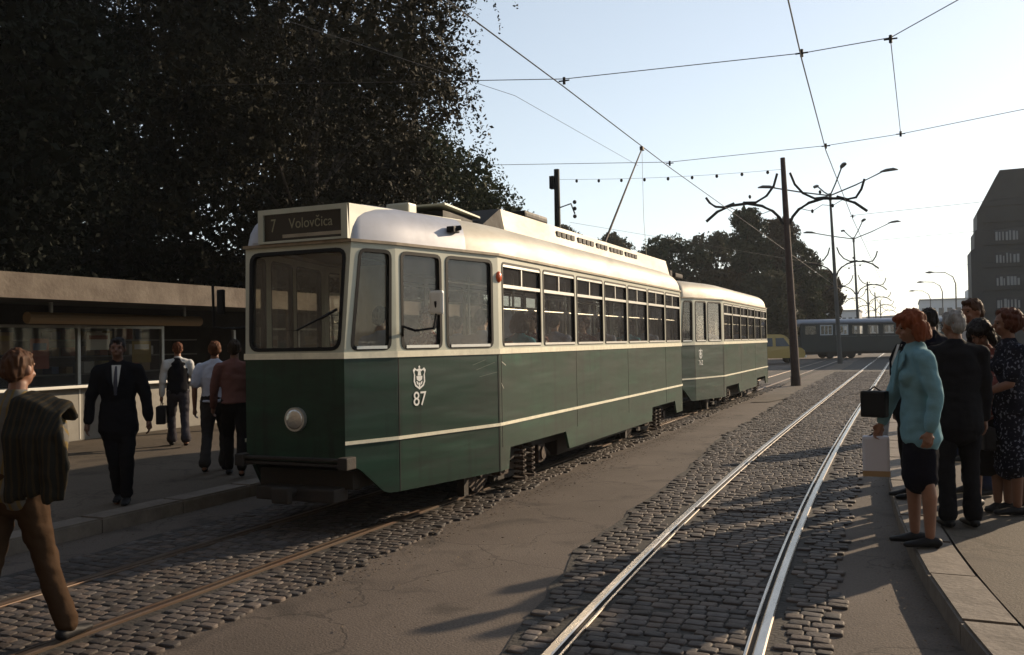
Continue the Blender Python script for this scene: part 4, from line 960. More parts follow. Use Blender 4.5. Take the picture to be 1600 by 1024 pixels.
def remesh(name, bm, vox, m_, parent, smooth=4, wr=0, seed=0, wscale=9):
    bmesh.ops.recalc_face_normals(bm, faces=bm.faces)
    me = bpy.data.meshes.new(name); bm.to_mesh(me); bm.free(); o = bpy.data.objects.new('tmp', me); COL.objects.link(o)
    md = o.modifiers.new('r', 'REMESH'); md.mode = 'VOXEL'; md.voxel_size = vox
    if smooth: sm = o.modifiers.new('s', 'SMOOTH'); sm.iterations = smooth; sm.factor = .5
    dg_ = bpy.context.evaluated_depsgraph_get(); dg_.update(); m2 = bpy.data.meshes.new_from_object(o.evaluated_get(dg_)); bpy.data.objects.remove(o); bpy.data.meshes.remove(me)
    m2.name = name; nm_hair = name == 'hair'
    if wr:
        nv = len(m2.vertices); cs = np.empty(nv*3); ns = np.empty(nv*3); m2.vertices.foreach_get('co', cs); m2.vertices.foreach_get('normal', ns); cs = cs.reshape(-1, 3); ns = ns.reshape(-1, 3)
        if nm_hair: ks = (70, 70, 9)
        else: ks = None
        off = np.array([noise.noise(Vector((c[0]*70+seed, c[1]*70, c[2]*12)))+.8*noise.noise(Vector((c[0]*25, c[1]*25+seed, c[2]*14))) for c in cs]) if nm_hair else np.array([noise.noise(Vector((c[0]*wscale+seed, c[1]*wscale, c[2]*wscale*1.6)))+.5*noise.noise(Vector((c[0]*wscale*2.3, c[1]*wscale*2.3+seed, c[2]*wscale*3))) for c in cs])
        cs += ns*(off*wr)[:, None]; m2.vertices.foreach_set('co', cs.ravel()); m2.update()
    m2.materials.clear()
    return link(name, m2, m_, parent, True)
def V3(*a): return Vector(a)
def person(label, group, pos, h, face, P, W):
    """P: pose (directions in the person's own frame: x right, y forward, z up); W: what is worn"""
    s = h/1.75; root = empty('person', pos, math.atan2(-face[0], face[1]), label, 'person', group)
    g = lambda k, d: P.get(k, d)
    n_ = lambda v: Vector(v).normalized()
    hipz = .93
    tl = n_(g('thighL', (0, 0, -1))); tr_ = n_(g('thighR', (0, 0, -1))); sl_ = n_(g('shinL', (0, 0, -1))); sr_ = n_(g('shinR', (0, 0, -1)))
    HL, HR = V3(-.085, 0, hipz), V3(.085, 0, hipz); KL, KR = HL+tl*.43, HR+tr_*.43; AL, AR = KL+sl_*.41, KR+sr_*.41
    dz = .09-min(AL.z, AR.z)
    if 'z' in P: dz = P['z']
    lean = Matrix.Rotation(g('lean', 0), 3, 'X') @ Matrix.Rotation(g('twist', 0), 3, 'Z'); pv = V3(0, 0, hipz)
    def T(p): return lean @ (Vector(p)-pv) + pv     # torso frame
    fem = W.get('fem', False); sw = .165 if fem else .19
    SL, SR = T((-sw*.98, -.01, 1.405)), T((sw*.98, -.01, 1.405))
    uL, uR = n_(g('armL', (-.12, .02, -1))), n_(g('armR', (.12, .02, -1))); fL, fR = n_(g('foreL', (-.03, .15, -1))), n_(g('foreR', (.03, .15, -1)))
    EL_, ER = SL+uL*.29, SR+uR*.29; WL, WR = EL_+fL*.25, ER+fR*.25
    hd = Matrix.Rotation(g('turn', 0), 3, 'Z') @ Matrix.Rotation(g('nod', 0), 3, 'X'); nk = T((0, .0, 1.52))
    def Hd(p): return hd @ (Vector(p)-V3(0, 0, 1.52)) + nk
    up = V3(0, 0, dz)
    bm = bmesh.new(); A = lambda p: (Vector(p)+up)*s
    tb = lambda bm, pts, rs, seg=12: tube(bm, [A(p) for p in pts], [tuple(q*s for q in (r if isinstance(r, tuple) else (r, r))) for r in rs], seg, True, True)
    el = lambda bm, c, r, rot=None: ell(bm, A(c), tuple(q*s for q in r), rot)
    b_ = W.get('build', 1.0)
    # body
    tb(bm, [T((0, 0, .90)), T((0, 0, 1.0)), T((0, .0, 1.10)), T((0, .005, 1.28)), T((0, -.01, 1.42)), T((0, -.01, 1.49))], [(.155*b_, .10*b_), (.15*b_, .10*b_), (.125*b_, .09*b_), (.155*b_, .105*b_), (.13, .08), (.05, .05)], 16)
    if fem:
        for q in (-.07, .07): el(bm, T((q, .09, 1.27)), (.06, .05, .06))
    tb(bm, [SL, T((0, -.01, 1.45)), SR], [.052, .06, .052], 10)
    tb(bm, [T((0, -.015, 1.44)), Hd((0, .0, 1.56))], [.058, .052])
    HB = W.get('bodyhead', 1)
    el(bm, Hd((0, .000, 1.655)), (.073, .092, .098), hd); el(bm, Hd((0, .035, 1.60)), (.055, .058, .065), hd); el(bm, Hd((0, .055, 1.563)), (.030, .028, .022), hd)
    tb(bm, [Hd((0, .087, 1.655)), Hd((0, .112, 1.622))], [.009, .014], 8); el(bm, Hd((0, .089, 1.582)), (.024, .012, .010), hd); el(bm, Hd((0, .080, 1.672)), (.055, .014, .010), hd)
    for q in (-1, 1): el(bm, Hd((q*.076, .002, 1.635)), (.010, .020, .032), hd); el(bm, Hd((q*.035, .074, 1.61)), (.020, .018, .018), hd)
    legk = 1.0 if not fem else .95
    for H_, K_, A_ in ((HL, KL, AL), (HR, KR, AR)):
        m1 = H_.lerp(K_, .5); c1_ = K_.lerp(A_, .3)
        tb(bm, [H_+V3(0, 0, .03), m1, K_, c1_+ V3(0, -.012, 0), A_], [.082*legk*b_, .070*legk*b_, .050, .055, .036], 12)
        fd = V3(0, 1, 0); back = (K_-A_).normalized(); fd = (fd-back*fd.dot(back)*.6).normalized() if back.z > .2 else fd
        tb(bm, [A_+V3(0, -.03, -.055), A_+fd*.06+V3(0, 0, -.055), A_+fd*.14+V3(0, 0, -.065)], [(.034, .030), (.038, .028), (.032, .018)], 10)
    for i, (S_, E_, W_, f_) in enumerate(((SL, EL_, WL, fL), (SR, ER, WR, fR))):
        sg = -1 if i == 0 else 1
        tb(bm, [S_, S_.lerp(E_, .45), E_], [.052*b_, .044*b_, .036], 10); tb(bm, [E_, E_.lerp(W_, .35), W_], [.037, .037, .026], 10)
        # hand: palm, four bent fingers of different length, thumb from the side of the palm
        pn = V3(-sg, 0, 0); pn = (pn-f_*pn.dot(f_)).normalized() if abs(pn.dot(f_)) < .95 else V3(0, 1, 0); sd_ = f_.cross(pn).normalized()
        if sd_.dot(V3(0, 1, 0)) < 0: sd_ = -sd_
        pc = W_+f_*.045
        tb(bm, [W_+f_*.01, pc, W_+f_*.085], [(.024, .024), (.030, .022), (.030, .018)], 8)
        for q in range(3): el(bm, W_+f_*.05+sd_*(q-1)*.024, (.016, .016, .016))
        cu = W.get('curl', .6)
        for q, (of, ln) in enumerate(((.031, .068), (.011, .076), (-.010, .070), (-.030, .055))):
            p0 = W_+f_*.085+sd_*of; d1 = (f_+pn*cu*.5).normalized(); d2 = (f_+pn*cu*1.4).normalized(); d3 = (f_*.6+pn*cu*2).normalized()
            p1 = p0+d1*ln*.45; p2 = p1+d2*ln*.32; p3 = p2+d3*ln*.23
            tb(bm, [p0-f_*.01, p1, p2, p3], [.0095, .009, .008, .007], 6)
        q0 = W_+f_*.03+sd_*.026; q1 = q0+(sd_*.7+f_*.7+pn*.3).normalized()*.035; q2 = q1+(f_+pn*.6+sd_*.1).normalized()*.03
        tb(bm, [q0, q1, q2], [.012, .010, .008], 6)
    body = remesh('body', bm, .0085*s, skin[W.get('skin', 'tan')], root, 2)
    # eyes
    for q in (-1, 1):
        e = bmesh.new(); el(e, Hd((q*.031, .082, 1.650)), (.012, .008, .006), hd); bmobj('eye', e, M['rubber'], root, True)
    # hair
    hc, style = W.get('hair', ((.02, .012, .008), 'short')); bm = bmesh.new(); rgh = random.Random(int(h*1000)+int(pos[1]*77))
    hm = mat('hair', hc, .65, var=.35, scale=30, streak=(1, 1, .3), spec=.15)
    if style == 'short':
        el(bm, Hd((0, -.012, 1.678)), (.080, .094, .088), hd); el(bm, Hd((0, -.045, 1.63)), (.070, .055, .065), hd); el(bm, Hd((0, .045, 1.725)), (.055, .045, .026), hd)
        for q in (-1, 1): el(bm, Hd((q*.068, -.005, 1.66)), (.013, .03, .035), hd)
    elif style == 'bob':
        el(bm, Hd((0, -.015, 1.69)), (.098, .112, .093), hd); el(bm, Hd((0, .06, 1.725)), (.065, .05, .035), hd)
        for a in range(13):
            an = R(-2+a*(184/12)); cx, cyy = math.cos(an)*.088, -math.sin(an)*.095
            el(bm, Hd((cx, cyy-.005, 1.62+rgh.uniform(-.015, .01))), (.036, .036, .062), hd); el(bm, Hd((cx*1.10, cyy*1.12-.005, 1.575+rgh.uniform(-.02, .02))), (.028, .028, .036), hd)
    elif style == 'curly':
        for a in range(90):
            v = V3(rgh.gauss(0, 1), rgh.gauss(0, 1), rgh.gauss(0, 1)).normalized()
            if v.y > .35 and v.z < .45: continue
            el(bm, Hd((v.x*.088, v.y*.098-.02, 1.668+v.z*.092)), (.030, .030, .030), hd)
        el(bm, Hd((0, -.02, 1.675)), (.088, .098, .088), hd)
    remesh('hair', bm, .008*s, hm, root, 1, .012, pos[0]*9, 30)
    # clothes
    low = W.get('low'); kind, lm = low
    if kind == 'trousers':
        bm = bmesh.new(); fl = W.get('flare', .062)
        tb(bm, [(0, 0, .87), (0, 0, .95), (0, 0, 1.04)], [(.155*b_, .115*b_), (.168*b_, .125*b_), (.150*b_, .112*b_)], 16)
        for H_, K_, A_ in ((HL, KL, AL), (HR, KR, AR)):
            tb(bm, [H_+V3(0, 0, .02), H_.lerp(K_, .5), K_, K_.lerp(A_, .5)+V3(0, -.01, 0), A_+V3(0, -.012, .015)], [.100*b_, .088*b_, .072, .066, fl], 12)
        remesh('trousers', bm, .0125*s, lm, root, 3, .009, h*5)
    elif kind in ('skirt', 'dress'):
        bm = bmesh.new(); K = (KL+KR)/2; fr = W.get('hem', .46); wd = W.get('hemw', .185)
        tb(bm, [(0, 0, 1.07), (0, 0, .93), (0, .0, .75), (0, K.y*.6, fr+.05), (0, K.y*.8, fr)], [(.125, .095), (.158*b_, .115), (.168*b_, .124), (wd, .125), (wd, .125)], 20)
        remesh('skirt', bm, .0125*s, lm, root, 3, .008, h*5)
    topk, tm = W.get('top'); bm = bmesh.new()
    bot = {'jacket': .80, 'shirt': .96, 'vest': .95, 'coat': .74}.get(topk, .9); bot = W.get('toplen', bot)
    ex = .022 if topk in ('jacket', 'coat') else .014
    tb(bm, [T((0, 0, bot)), T((0, 0, .95)), T((0, 0, 1.10)), T((0, .0, 1.28)), T((0, -.01, 1.42)), T((0, -.012, 1.475))], [(.164*b_+ex*1.25, .120*b_+ex*1.25), (.158*b_+ex*1.1, .114*b_+ex*1.1), (.140*b_+ex, .10*b_+ex), (.160*b_+ex, .112*b_+ex), (.135+ex, .085+ex), (.065+ex, .058+ex)], 18)
    if fem:
        for q in (-.068, .068): el(bm, T((q, .095, 1.27)), (.07, .06, .07))
    tb(bm, [SL, T((0, -.01, 1.45)), SR], [.052+ex*.6, .062+ex, .052+ex*.6], 10)
    short = topk == 'shortshirt' or W.get('short')
    for S_, E_, W_ in ((SL, EL_, WL), (SR, ER, WR)):
        if short: e2 = S_.lerp(E_, .75); tb(bm, [S_, S_.lerp(E_, .4), e2], [.062+ex, .060+ex, .056+ex], 12)
        else: tb(bm, [S_, S_.lerp(E_, .5), E_, E_.lerp(W_, .5), W_-(W_-E_).normalized()*.015], [.064+ex*.6, .056+ex*.6, .050+ex*.5, .046+ex*.4, .040+ex*.3], 12)
    top = remesh({'jacket': 'jacket', 'coat': 'jacket', 'vest': 'shirt'}.get(topk, 'shirt'), bm, .0115*s, tm, root, 3, .011, h*3+pos[0], 7)
    def panel(nm, pts, m_, th=.004):   # flat shape laid on the chest, in torso coordinates (x, z)
        bm = bmesh.new(); vs = []
        for x, z in pts:
            yy = .155+.0*(z-1.2) - .9*x*x*4 - max(0, z-1.33)*.42 + (0 if z > 1.15 else -(1.15-z)*.05)+W.get('chest', 0); vs.append(bm.verts.new(A(T((x, yy, z)))))
        f = bm.faces.new(vs); r_ = bmesh.ops.extrude_face_region(bm, geom=[f]); d = (lean @ V3(0, -.02, 0))*s
        for v in [q for q in r_['geom'] if isinstance(q, bmesh.types.BMVert)]: v.co += d
        bmobj(nm, bm, m_, top)
    if 'front' in W: panel('shirt_front', [(-.045, 1.47), (.045, 1.47), (.03, 1.3), (0, 1.17), (-.03, 1.3)], W['front'])
    if 'tie' in W: panel('tie', [(-.012, 1.462), (.012, 1.462), (.02, 1.24), (0, 1.19), (-.02, 1.24)], W['tie']) if False else None
    if 'tie' in W:
        bm = bmesh.new(); tb(bm, [T((0, .112, 1.455)), T((0, .135, 1.40)), T((0, .160, 1.28)), T((0, .168, 1.16))], [(.010, .006), (.014, .006), (.020, .007), (.016, .006)], 8); bmobj('tie', bm, W['tie'], top, True)
    if W.get('lapels'):
        for q in (-1, 1):
            bm = bmesh.new(); vs = [bm.verts.new(A(T(p))) for p in ((q*.05, .085, 1.475), (q*.105, .110, 1.40), (q*.085, .145, 1.33), (q*.012, .168, 1.17))]
            f = bm.faces.new(vs); r_ = bmesh.ops.extrude_face_region(bm, geom=[f])
            for v in [k for k in r_['geom'] if isinstance(k, bmesh.types.BMVert)]: v.co += (lean @ V3(0, .010, 0))*s
            bmobj('lapel', bm, tm, top)
    if W.get('collar'):
        bm = bmesh.new(); tb(bm, [T((0, -.02, 1.465)), T((0, -.018, 1.49))], [(.074, .064), (.064, .056)], 16); remesh('collar', bm, .0115*s, W['collar'], top, 2)
    if 'waistcoat' in W:
        bm = bmesh.new(); tb(bm, [T((0, 0, .96)), T((0, 0, 1.1)), T((0, .0, 1.28)), T((0, -.01, 1.42)), T((0, -.012, 1.455))], [(.185, .140), (.168, .128), (.182, .138), (.145, .110), (.095, .080)], 18); remesh('waistcoat', bm, .012*s, W['waistcoat'], root, 2, .004, 2)
    if W.get('belt'):
        bm = bmesh.new(); tb(bm, [(0, 0, .985), (0, 0, 1.01)], [(.170*b_, .128*b_), (.168*b_, .126*b_)], 20); bmobj('belt', bm, M['black'], root, True)
    # shoes
    sh = W.get('shoe', M['black'])
    if not W.get('noshoe'):
        for K_, A_ in ((KL, AL), (KR, AR)):
            bm = bmesh.new(); back = (K_-A_).normalized(); pt = g('pitch', 0) if A_.z+dz > .12 else 0
            rt = Matrix.Rotation(-pt, 3, 'X'); o_ = lambda x, y, z: A_+rt @ V3(x, y, z)
            tb(bm, [o_(0, -.055, -.050), o_(0, .02, -.05), o_(0, .10, -.060), o_(0, .175, -.066)], [(.040, .036), (.043, .040), (.046, .028), (.036, .020)], 12)
            if W.get('heel'): tb(bm, [o_(0, -.055, -.05), o_(0, -.05, -.09)], [.018, .014], 8)
            remesh('shoe', bm, .010*s, sh, root, 1)
    return root, dict(WL=A(WL), WR=A(WR), EL=A(EL_), ER=A(ER), SL=A(SL), SR=A(SR), A=A, T=T, f=(fL, fR), rot=math.atan2(-face[0], face[1]))
def world(root, p): return Matrix.Translation(root.location) @ Matrix.Rotation(root.rotation_euler[2], 4, 'Z') @ Vector(p)
suitm = clothmat('suit_black', (.010, .010, .012)); suit2 = clothmat('suit_navy', (.008, .008, .013)); whitem = clothmat('shirt_white', (.42, .46, .55), var=.08); offw = clothmat('shirt_offwhite', (.5, .5, .48), var=.05)
greyt = clothmat('trousers_grey', (.035, .033, .032)); darkt = clothmat('trousers_dark', (.014, .013, .013)); tan = clothmat('trousers_tan', (.045, .027, .016)); jeans = clothmat('jeans', (.03, .045, .09))
teal = clothmat('jacket_teal', (.15, .28, .32), var=.08); brownsh = clothmat('shirt_rosybrown', (.15, .075, .065)); strp = clothmat('shirt_striped', (.10, .095, .085), stripes=((.13, .095, .04), 7)); 
floral = clothmat('blouse_floral', (.20, .07, .06), dots=((.5, .38, .34), 26, .56)); dots = clothmat('dress_dotted', (.010, .011, .018), dots=((.13, .14, .18), 42, .60)); redd = clothmat('dress_dark_red', (.07, .02, .018))
tiem = clothmat('tie_striped', (.012, .015, .03), stripes=((.15, .15, .17), 30, 'Z'))
stand = dict(thighL=(-.03, .02, -1), thighR=(.03, .03, -1), shinL=(0, -.03, -1), shinR=(0, -.04, -1))
WALK = dict(thighL=(-.02, .38, -1), shinL=(0, -.05, -1), thighR=(.02, -.22, -1), shinR=(0, -.62, -1), pitch=R(-35))
WALK2 = dict(thighR=(.02, .38, -1), shinR=(0, -.05, -1), thighL=(-.02, -.22, -1), shinL=(0, -.62, -1), pitch=R(-35))
PZ = .123
def bag(name, loc, rz, dims, m_, label, cat, handle=.12, group=None):
    t = empty(name, loc, rz, label, cat, group); w_, d_, h_ = dims
    bm = bmesh.new(); box(bm, -w_/2, -d_/2, -h_-handle, w_/2, d_/2, -handle, min(.02, d_*.3)); bmobj('body', bm, m_, t)
    if handle:
        bm = bmesh.new(); tube(bm, [(-w_*.3, 0, -handle-.005), (-w_*.22, 0, -.03), (0, 0, 0), (w_*.22, 0, -.03), (w_*.3, 0, -handle-.005)], .007, 6); bmobj('handle', bm, M['black'], t)
    return t
# right-hand crowd
fac = (-.93, -.30)
w1, j1 = person('woman with red-brown wavy hair in a light teal jacket and black skirt on the kerb', None, (.08, 7.22, PZ), 1.70, fac,
    dict(stand, lean=R(-3), armR=(.10, .42, -1), foreR=(-.05, .42, -1), armL=(-.24, -.20, -1), foreL=(-.02, .20, -1), nod=R(-10), turn=R(6), thighR=(.02, .10, -1), thighL=(-.01, -.02, -1)),
    dict(fem=True, skin='fair', hair=((.15, .038, .012), 'bob'), low=('skirt', suit2), top=('jacket', teal), lapels=True, toplen=.80, build=.93, hem=.50, hemw=.155, heel=True, curl=.9))
pL = world(w1, j1['WR'])
dfa = Vector((fac[0], fac[1], 0)).normalized()
bg1 = bag('handbag', pL+dfa*.05+Vector((0, 0, .27)), w1.rotation_euler[2]+R(50), (.19, .10, .20), M['black'], 'black leather handbag held under the arm of the teal-jacketed woman', 'handbag', .03)
bg2 = bag('shopping_bag', pL+dfa*.05+Vector((0, 0, -.07)), w1.rotation_euler[2]+R(75), (.19, .09, .30), mat('bag_white', (.50, .50, .55), .6, var=.05, scale=3), 'white paper carrier bag hanging from the hand of the teal-jacketed woman', 'shopping bag', .03)
bm = bmesh.new(); box(bm, -.096, -.046, -.332, .096, .046, -.29); bmobj('base_band', bm, goods[4], bg2)
person('grey-haired man in a black suit seen from behind, next to the teal-jacketed woman', None, (.36, 8.0, PZ), 1.72, (-.35, .94), dict(stand, armL=(-.14, .05, -1), armR=(.14, .05, -1), turn=R(20), nod=R(-6)),
    dict(skin='tan', hair=((.22, .21, .20), 'short'), low=('trousers', suitm), top=('jacket', suitm), build=1.08, flare=.075))
person('tall brown-haired man facing the tram, standing highest behind the crowd', None, (.60, 9.7, PZ), 1.87, (-.75, -.66), dict(stand, nod=R(-4)), dict(skin='tan', hair=((.05, .022, .010), 'short'), low=('trousers', jeans), top=('jacket', darkt), lapels=True, front=offw, flare=.08))
person('dark-haired woman with bowed head in a flowered blouse, in front of the tall man', None, (.62, 8.9, PZ), 1.66, (-.55, -.83), dict(stand, nod=R(-32), turn=R(10), armL=(-.1, .5, -1), foreL=(.5, .8, .1), armR=(.1, .4, -1), foreR=(-.5, .8, .2)), dict(fem=True, skin='tan', hair=((.010, .008, .008), 'bob'), low=('skirt', darkt), top=('shirt', floral), toplen=.88, hem=.42, hemw=.19))
w5, j5 = person('curly auburn-haired woman in a dark dotted dress near the right edge', None, (.80, 8.75, PZ), 1.73, (-.95, -.25), dict(stand, armL=(-.1, .25, -1), foreL=(.15, .8, -.3), armR=(.12, -.05, -1), nod=R(-4)), dict(fem=True, skin='tan', hair=((.07, .022, .012), 'curly'), low=('skirt', dots), top=('shirt', dots), toplen=.88, hem=.40, hemw=.20, short=True))
person('dark-haired person cut by the right edge, wearing a dark red dress', None, (1.02, 8.9, PZ), 1.70, (-.7, .7), dict(stand, thighL=(-.1, .1, -1)), dict(fem=True, skin='dark', hair=((.012, .008, .008), 'curly'), low=('skirt', redd), top=('shirt', redd), toplen=.88, hem=.42, hemw=.2))
person('dark-haired man half hidden between the red-haired woman and the grey-haired man', None, (.24, 10.4, PZ), 1.81, (-.5, .85), dict(stand, nod=R(-10)), dict(skin='tan', hair=((.012, .010, .010), 'short'), low=('trousers', darkt), top=('jacket', suit2)))
person('small pale face glimpsed between the grey-haired man and the bowed woman', None, (.72, 13.4, PZ), 1.60, (-.3, -.95), dict(stand), dict(fem=True, skin='fair', hair=((.04, .022, .015), 'bob'), low=('skirt', darkt), top=('shirt', offw)))
person('man in a dark jacket and pale open collar behind the teal-jacketed woman', None, (.02, 9.3, PZ), 1.73, (-.9, -.3), dict(stand, turn=R(5), armL=(-.15, .1, -1), armR=(.1, .05, -1)), dict(skin='tan', hair=((.02, .015, .012), 'short'), low=('trousers', darkt), top=('jacket', suitm), lapels=True, front=offw))
person('person in blue jeans waiting farther back on the right platform', None, (.58, 12.2, PZ), 1.72, (-.9, -.3), dict(stand), dict(skin='tan', hair=((.03, .02, .012), 'short'), low=('trousers', jeans), top=('jacket', darkt)))
person('farthest waiting person on the right platform, in dark clothes', None, (.40, 16.5, PZ), 1.74, (-.8, -.5), dict(stand), dict(skin='tan', hair=((.03, .02, .012), 'short'), low=('trousers', darkt), top=('jacket', suit2)))
bag('shoulder_bag', world(w5, j5['A'](j5['T']((.02, .20, .80)))) , w5.rotation_euler[2], (.26, .10, .20), M['black'], 'black bag held in front of the woman in the dotted dress', 'handbag', .05)
# left side
person('man in a black suit, white shirt and striped tie walking towards the viewer', None, (-7.22, 6.62, PZ), 1.66, (.62, -.78), dict(thighL=(-.02, .20, -1), shinL=(.04, -.12, -1), thighR=(-.10, .06, -1), shinR=(-.05, -.35, -1), armL=(-.32, .10, -1), foreL=(-.12, .15, -1), armR=(.30, -.05, -1), foreR=(.12, .05, -1)), dict(skin='dark', hair=((.012, .010, .010), 'short'), low=('trousers', suitm), top=('coat', suitm), front=offw, tie=tiem, lapels=True, collar=offw, build=1.05, toplen=.78, chest=.01))
person('man in a pale blue short-sleeved shirt and grey trousers walking away beside the tram', None, (-7.95, 8.8, PZ), 1.64, (-.55, .83), dict(WALK2, armL=(-.25, -.1, -1), armR=(.25, .15, -1), foreR=(.1, .3, -1), turn=R(8)), dict(skin='tan', hair=((.09, .035, .015), 'short'), low=('trousers', greyt), top=('shirt', whitem), short=True, belt=True, build=1.12, collar=whitem, flare=.08))
person('man in a rosy brown shirt partly hidden by the tram front', None, (-7.42, 8.55, PZ), 1.65, (-.6, .8), dict(WALK, armL=(-.25, .15, -1), foreL=(-.1, .5, -1)), dict(skin='tan', hair=((.03, .02, .012), 'short'), low=('trousers', darkt), top=('shirt', brownsh), build=1.05))
v1, jv = person('person in a dark waistcoat over pale shirt walking with a bag to the kiosk', None, (-10.6, 10.9, PZ), 1.66, (-.75, .66), dict(WALK, armL=(-.2, .0, -1), foreL=(-.05, .15, -1), armR=(.25, .1, -1), foreR=(.1, .6, -.8)), dict(skin='fair', hair=((.10, .035, .015), 'short'), low=('trousers', clothmat('trousers_slate', (.04, .038, .045))), top=('shirt', offw), waistcoat=suitm, flare=.085))
bag('satchel', world(v1, jv['WL'])+Vector((0, 0, -.06)), v1.rotation_euler[2]+R(80), (.36, .14, .28), M['black'], 'black bag in the left hand of the person in the waistcoat', 'bag', .10)
bk, jb = person('young man in a striped shirt and tan trousers striding past in the left foreground', None, (-4.62, 3.50, 0.0), 1.68, (-.18, .98), dict(thighR=(.08, .26, -1), shinR=(.36, .05, -1), thighL=(-.10, -.10, -1), shinL=(-.05, -.30, -1), armR=(.50, -.05, -1), foreR=(-.55, .55, 1), armL=(-.2, .1, -1), lean=R(-4), pitch=R(-20)), dict(skin='tan', hair=((.05, .022, .010), 'short'), low=('trousers', tan), top=('shirt', strp), build=1.02, toplen=.92, flare=.070, collar=strp))
# jacket slung over his shoulder: folds of striped dark cloth hanging down his back
sj = clothmat('slung_jacket_cloth', (.018, .018, .016), stripes=((.035, .027, .016), 9, 'X'))
bm = bmesh.new(); A_ = jb['A']; T_ = jb['T']
def sheetpts(k): return None
for q in range(6):
    x = .10+q*.050
    x += .008*((q*7) % 3-1)
    tube(bm, [A_(T_((x*.75+.02, .10, 1.36))), A_(T_((x*.8+.02, .02, 1.50-q*.012))), A_(T_((x*.95+.01, -.11, 1.46-q*.02))), A_(T_((x*1.1, -.17+.018*(q % 2), 1.25))), A_(T_((x*1.22, -.155+.030*(q % 2), 1.04+q*.01))), A_(T_((x*1.22-.02, -.14+.02*(q % 2), .88+.018*((q*5) % 4))))], [(.045, .018), (.05, .022), (.052, .022), (.050, .024), (.046, .022), (.034, .014)], 10, True, True)
o = remesh('slung_jacket', bm, .013, sj, None, 4, .012, 3, 6); o.matrix_world = Matrix.Translation(bk.location) @ Matrix.Rotation(bk.rotation_euler[2], 4, 'Z')
tag(o, 'dark striped jacket slung over the shoulder of the young man in the foreground', 'jacket')

# passengers seated in the trams: two figures built once, then copied
def dup(root, loc, rz, label, group, mats=None):
    r = root.copy(); COL.objects.link(r); r.location = loc; r.rotation_euler = (0, 0, rz); r['label'] = label; r['group'] = group
    def rec(a, b):
        for ch in a.children:
            c = ch.copy(); COL.objects.link(c); c.parent = b; rec(ch, c)
    bpy.context.view_layer.update(); rec(root, r); return r
sit = dict(thighL=(-.08, 1, -.05), thighR=(.08, 1, -.05), shinL=(0, .05, -1), shinR=(0, .05, -1), armL=(-.1, .3, -1), foreL=(.1, 1, -.1), armR=(.1, .3, -1), foreR=(-.1, 1, -.1), z=-.50)
gp = 'passengers seated in the trams'; FZ = .80
ords = ['first', 'second', 'third', 'fourth', 'fifth', 'sixth', 'seventh']
pA, _ = person('passenger with reddish hair sitting behind the wide window over the number 87', gp, (-4.50, 8.1, FZ+.0), 1.70, (0, -1), sit, dict(fem=True, skin='pale', hair=((.10, .03, .012), 'curly'), low=('trousers', darkt), top=('shirt', floral)))
pB, _ = person('passenger in a turquoise blouse leaning at the second side window of the front tram', gp, (-4.32, 9.95, FZ), 1.68, (.2, 1), dict(sit, lean=R(-10)), dict(fem=True, skin='pale', hair=((.02, .014, .010), 'bob'), low=('trousers', darkt), top=('shirt', clothmat('blouse_turquoise', (.10, .38, .44)))))
pC, _ = person('dark-haired passenger sitting at the first side window of the front tram', gp, (-4.32, 9.0, FZ), 1.72, (0, 1), sit, dict(skin='pale', hair=((.02, .014, .010), 'short'), low=('trousers', darkt), top=('shirt', whitem)))
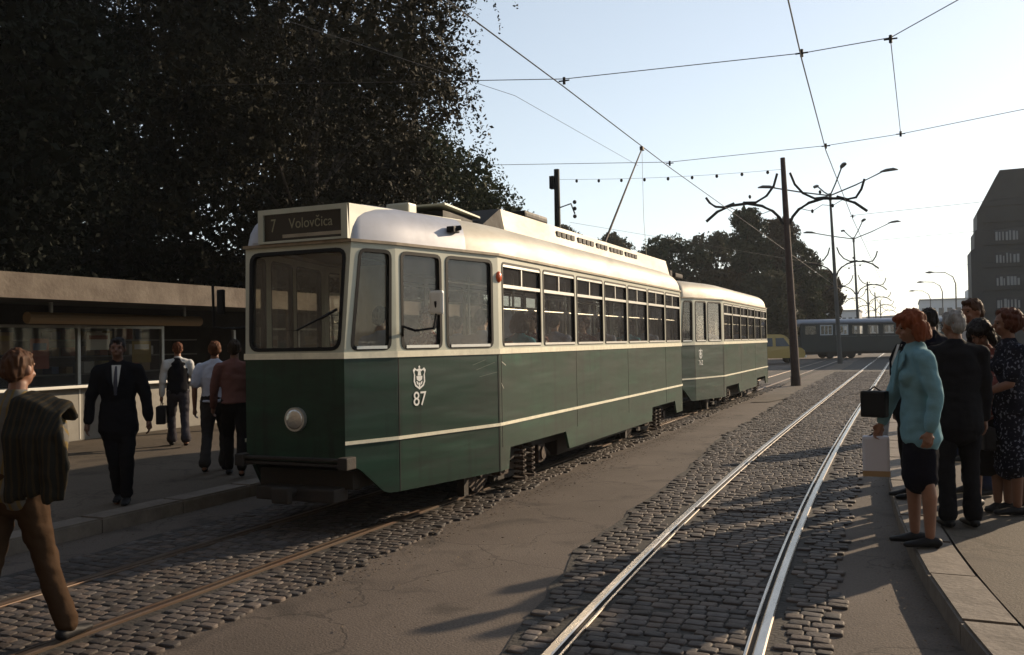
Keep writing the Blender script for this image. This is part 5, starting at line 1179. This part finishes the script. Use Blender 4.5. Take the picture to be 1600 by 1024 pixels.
for i, (src, x, y, rz, lb) in enumerate([
    (pC, -4.75, 7.6, 0, 'driver-side passenger low behind the narrow window over the city crest'),
    (pA, -4.36, 10.55, math.pi, 'red-haired passenger facing backwards at the second side window'), (pC, -4.34, 11.3, 0, 'dark-haired passenger at the third side window of the front tram'),
    (pA, -4.36, 12.5, math.pi, 'fair passenger facing backwards at the fourth side window'), (pC, -4.34, 13.3, 0, 'dark-haired passenger at the fifth side window of the front tram'),
    (pB, -4.34, 14.7, 0, 'passenger in a pale top at the sixth side window of the front tram'), (pC, -4.34, 15.9, 0, 'passenger at the last side window of the front tram'),
    (pC, -5.65, 11.0, 0, 'passenger on the far side of the front tram, seen through the third window'), (pA, -5.65, 13.0, math.pi, 'passenger on the far side of the front tram, seen through the fifth window'),
    (pC, -4.34, 21.6, 0, 'passenger at the first side window of the trailer'), (pA, -4.36, 23.5, math.pi, 'passenger at the third side window of the trailer'), (pC, -4.34, 25.6, 0, 'passenger near the rear of the trailer')]):
    dup(src, (x, y, FZ), rz, lb, gp)
# driver

# fallen leaves and grit along the left track and the kerbs
rg = np.random.default_rng(5); V_ = []; F_ = []
for i in range(2600):
    u = rg.random()
    if u < .55: x = -3.85+abs(rg.normal(0, .16)); y = rg.uniform(5, 20)
    elif u < .75: x = -6.70+abs(rg.normal(0, .2)); y = rg.uniform(2, 14)
    elif u < .9: y = rg.uniform(3, 16); x = kerbx(y)-.02-abs(rg.normal(0, .12))
    else: x = rg.uniform(-4, -2.6); y = rg.uniform(3, 18)
    r_ = rg.uniform(.006, .020); a = rg.uniform(0, 6.28); z = .004+rg.uniform(0, .008); c_, s_ = math.cos(a)*r_, math.sin(a)*r_; k = len(V_)
    if -4.5 < x < -3.7: z += .012
    V_ += [(x-c_, y-s_, z), (x+s_*.5, y-c_*.5, z+rg.uniform(0, .006)), (x+c_, y+s_, z), (x-s_*.5, y+c_*.5, z+rg.uniform(0, .006))]; F_.append((k, k+1, k+2, k+3))
me = bpy.data.meshes.new('fallen_leaves'); me.from_pydata(V_, [], F_); o = link('fallen_leaves', me, mat('dry_leaf', (.050, .032, .018), .8, col2=(.11, .075, .04), scale=3))
o['kind'] = 'stuff'; o['label'] = 'dry leaves and grit scattered along the left rails and kerbs'; o['category'] = 'leaf litter'

# ------------------------------------------------------------------ haze
bm = bmesh.new(); box(bm, -880, -58, -3, 880, 1290, 62)
hz = bmobj('haze', bm, None); hz['kind'] = 'stuff'; hz['label'] = 'thin pale summer haze over the whole street'; hz['category'] = 'haze'
hm_ = bpy.data.materials.new('haze'); hm_.use_nodes = True; n = hm_.node_tree; n.nodes.clear(); o_ = n.nodes.new('ShaderNodeOutputMaterial'); pv_ = n.nodes.new('ShaderNodeVolumePrincipled')
pv_.inputs['Color'].default_value = (.82, .88, .95, 1); pv_.inputs['Density'].default_value = .0003; pv_.inputs['Anisotropy'].default_value = .3
n.links.new(pv_.outputs[0], o_.inputs['Volume']); hz.data.materials.append(hm_)
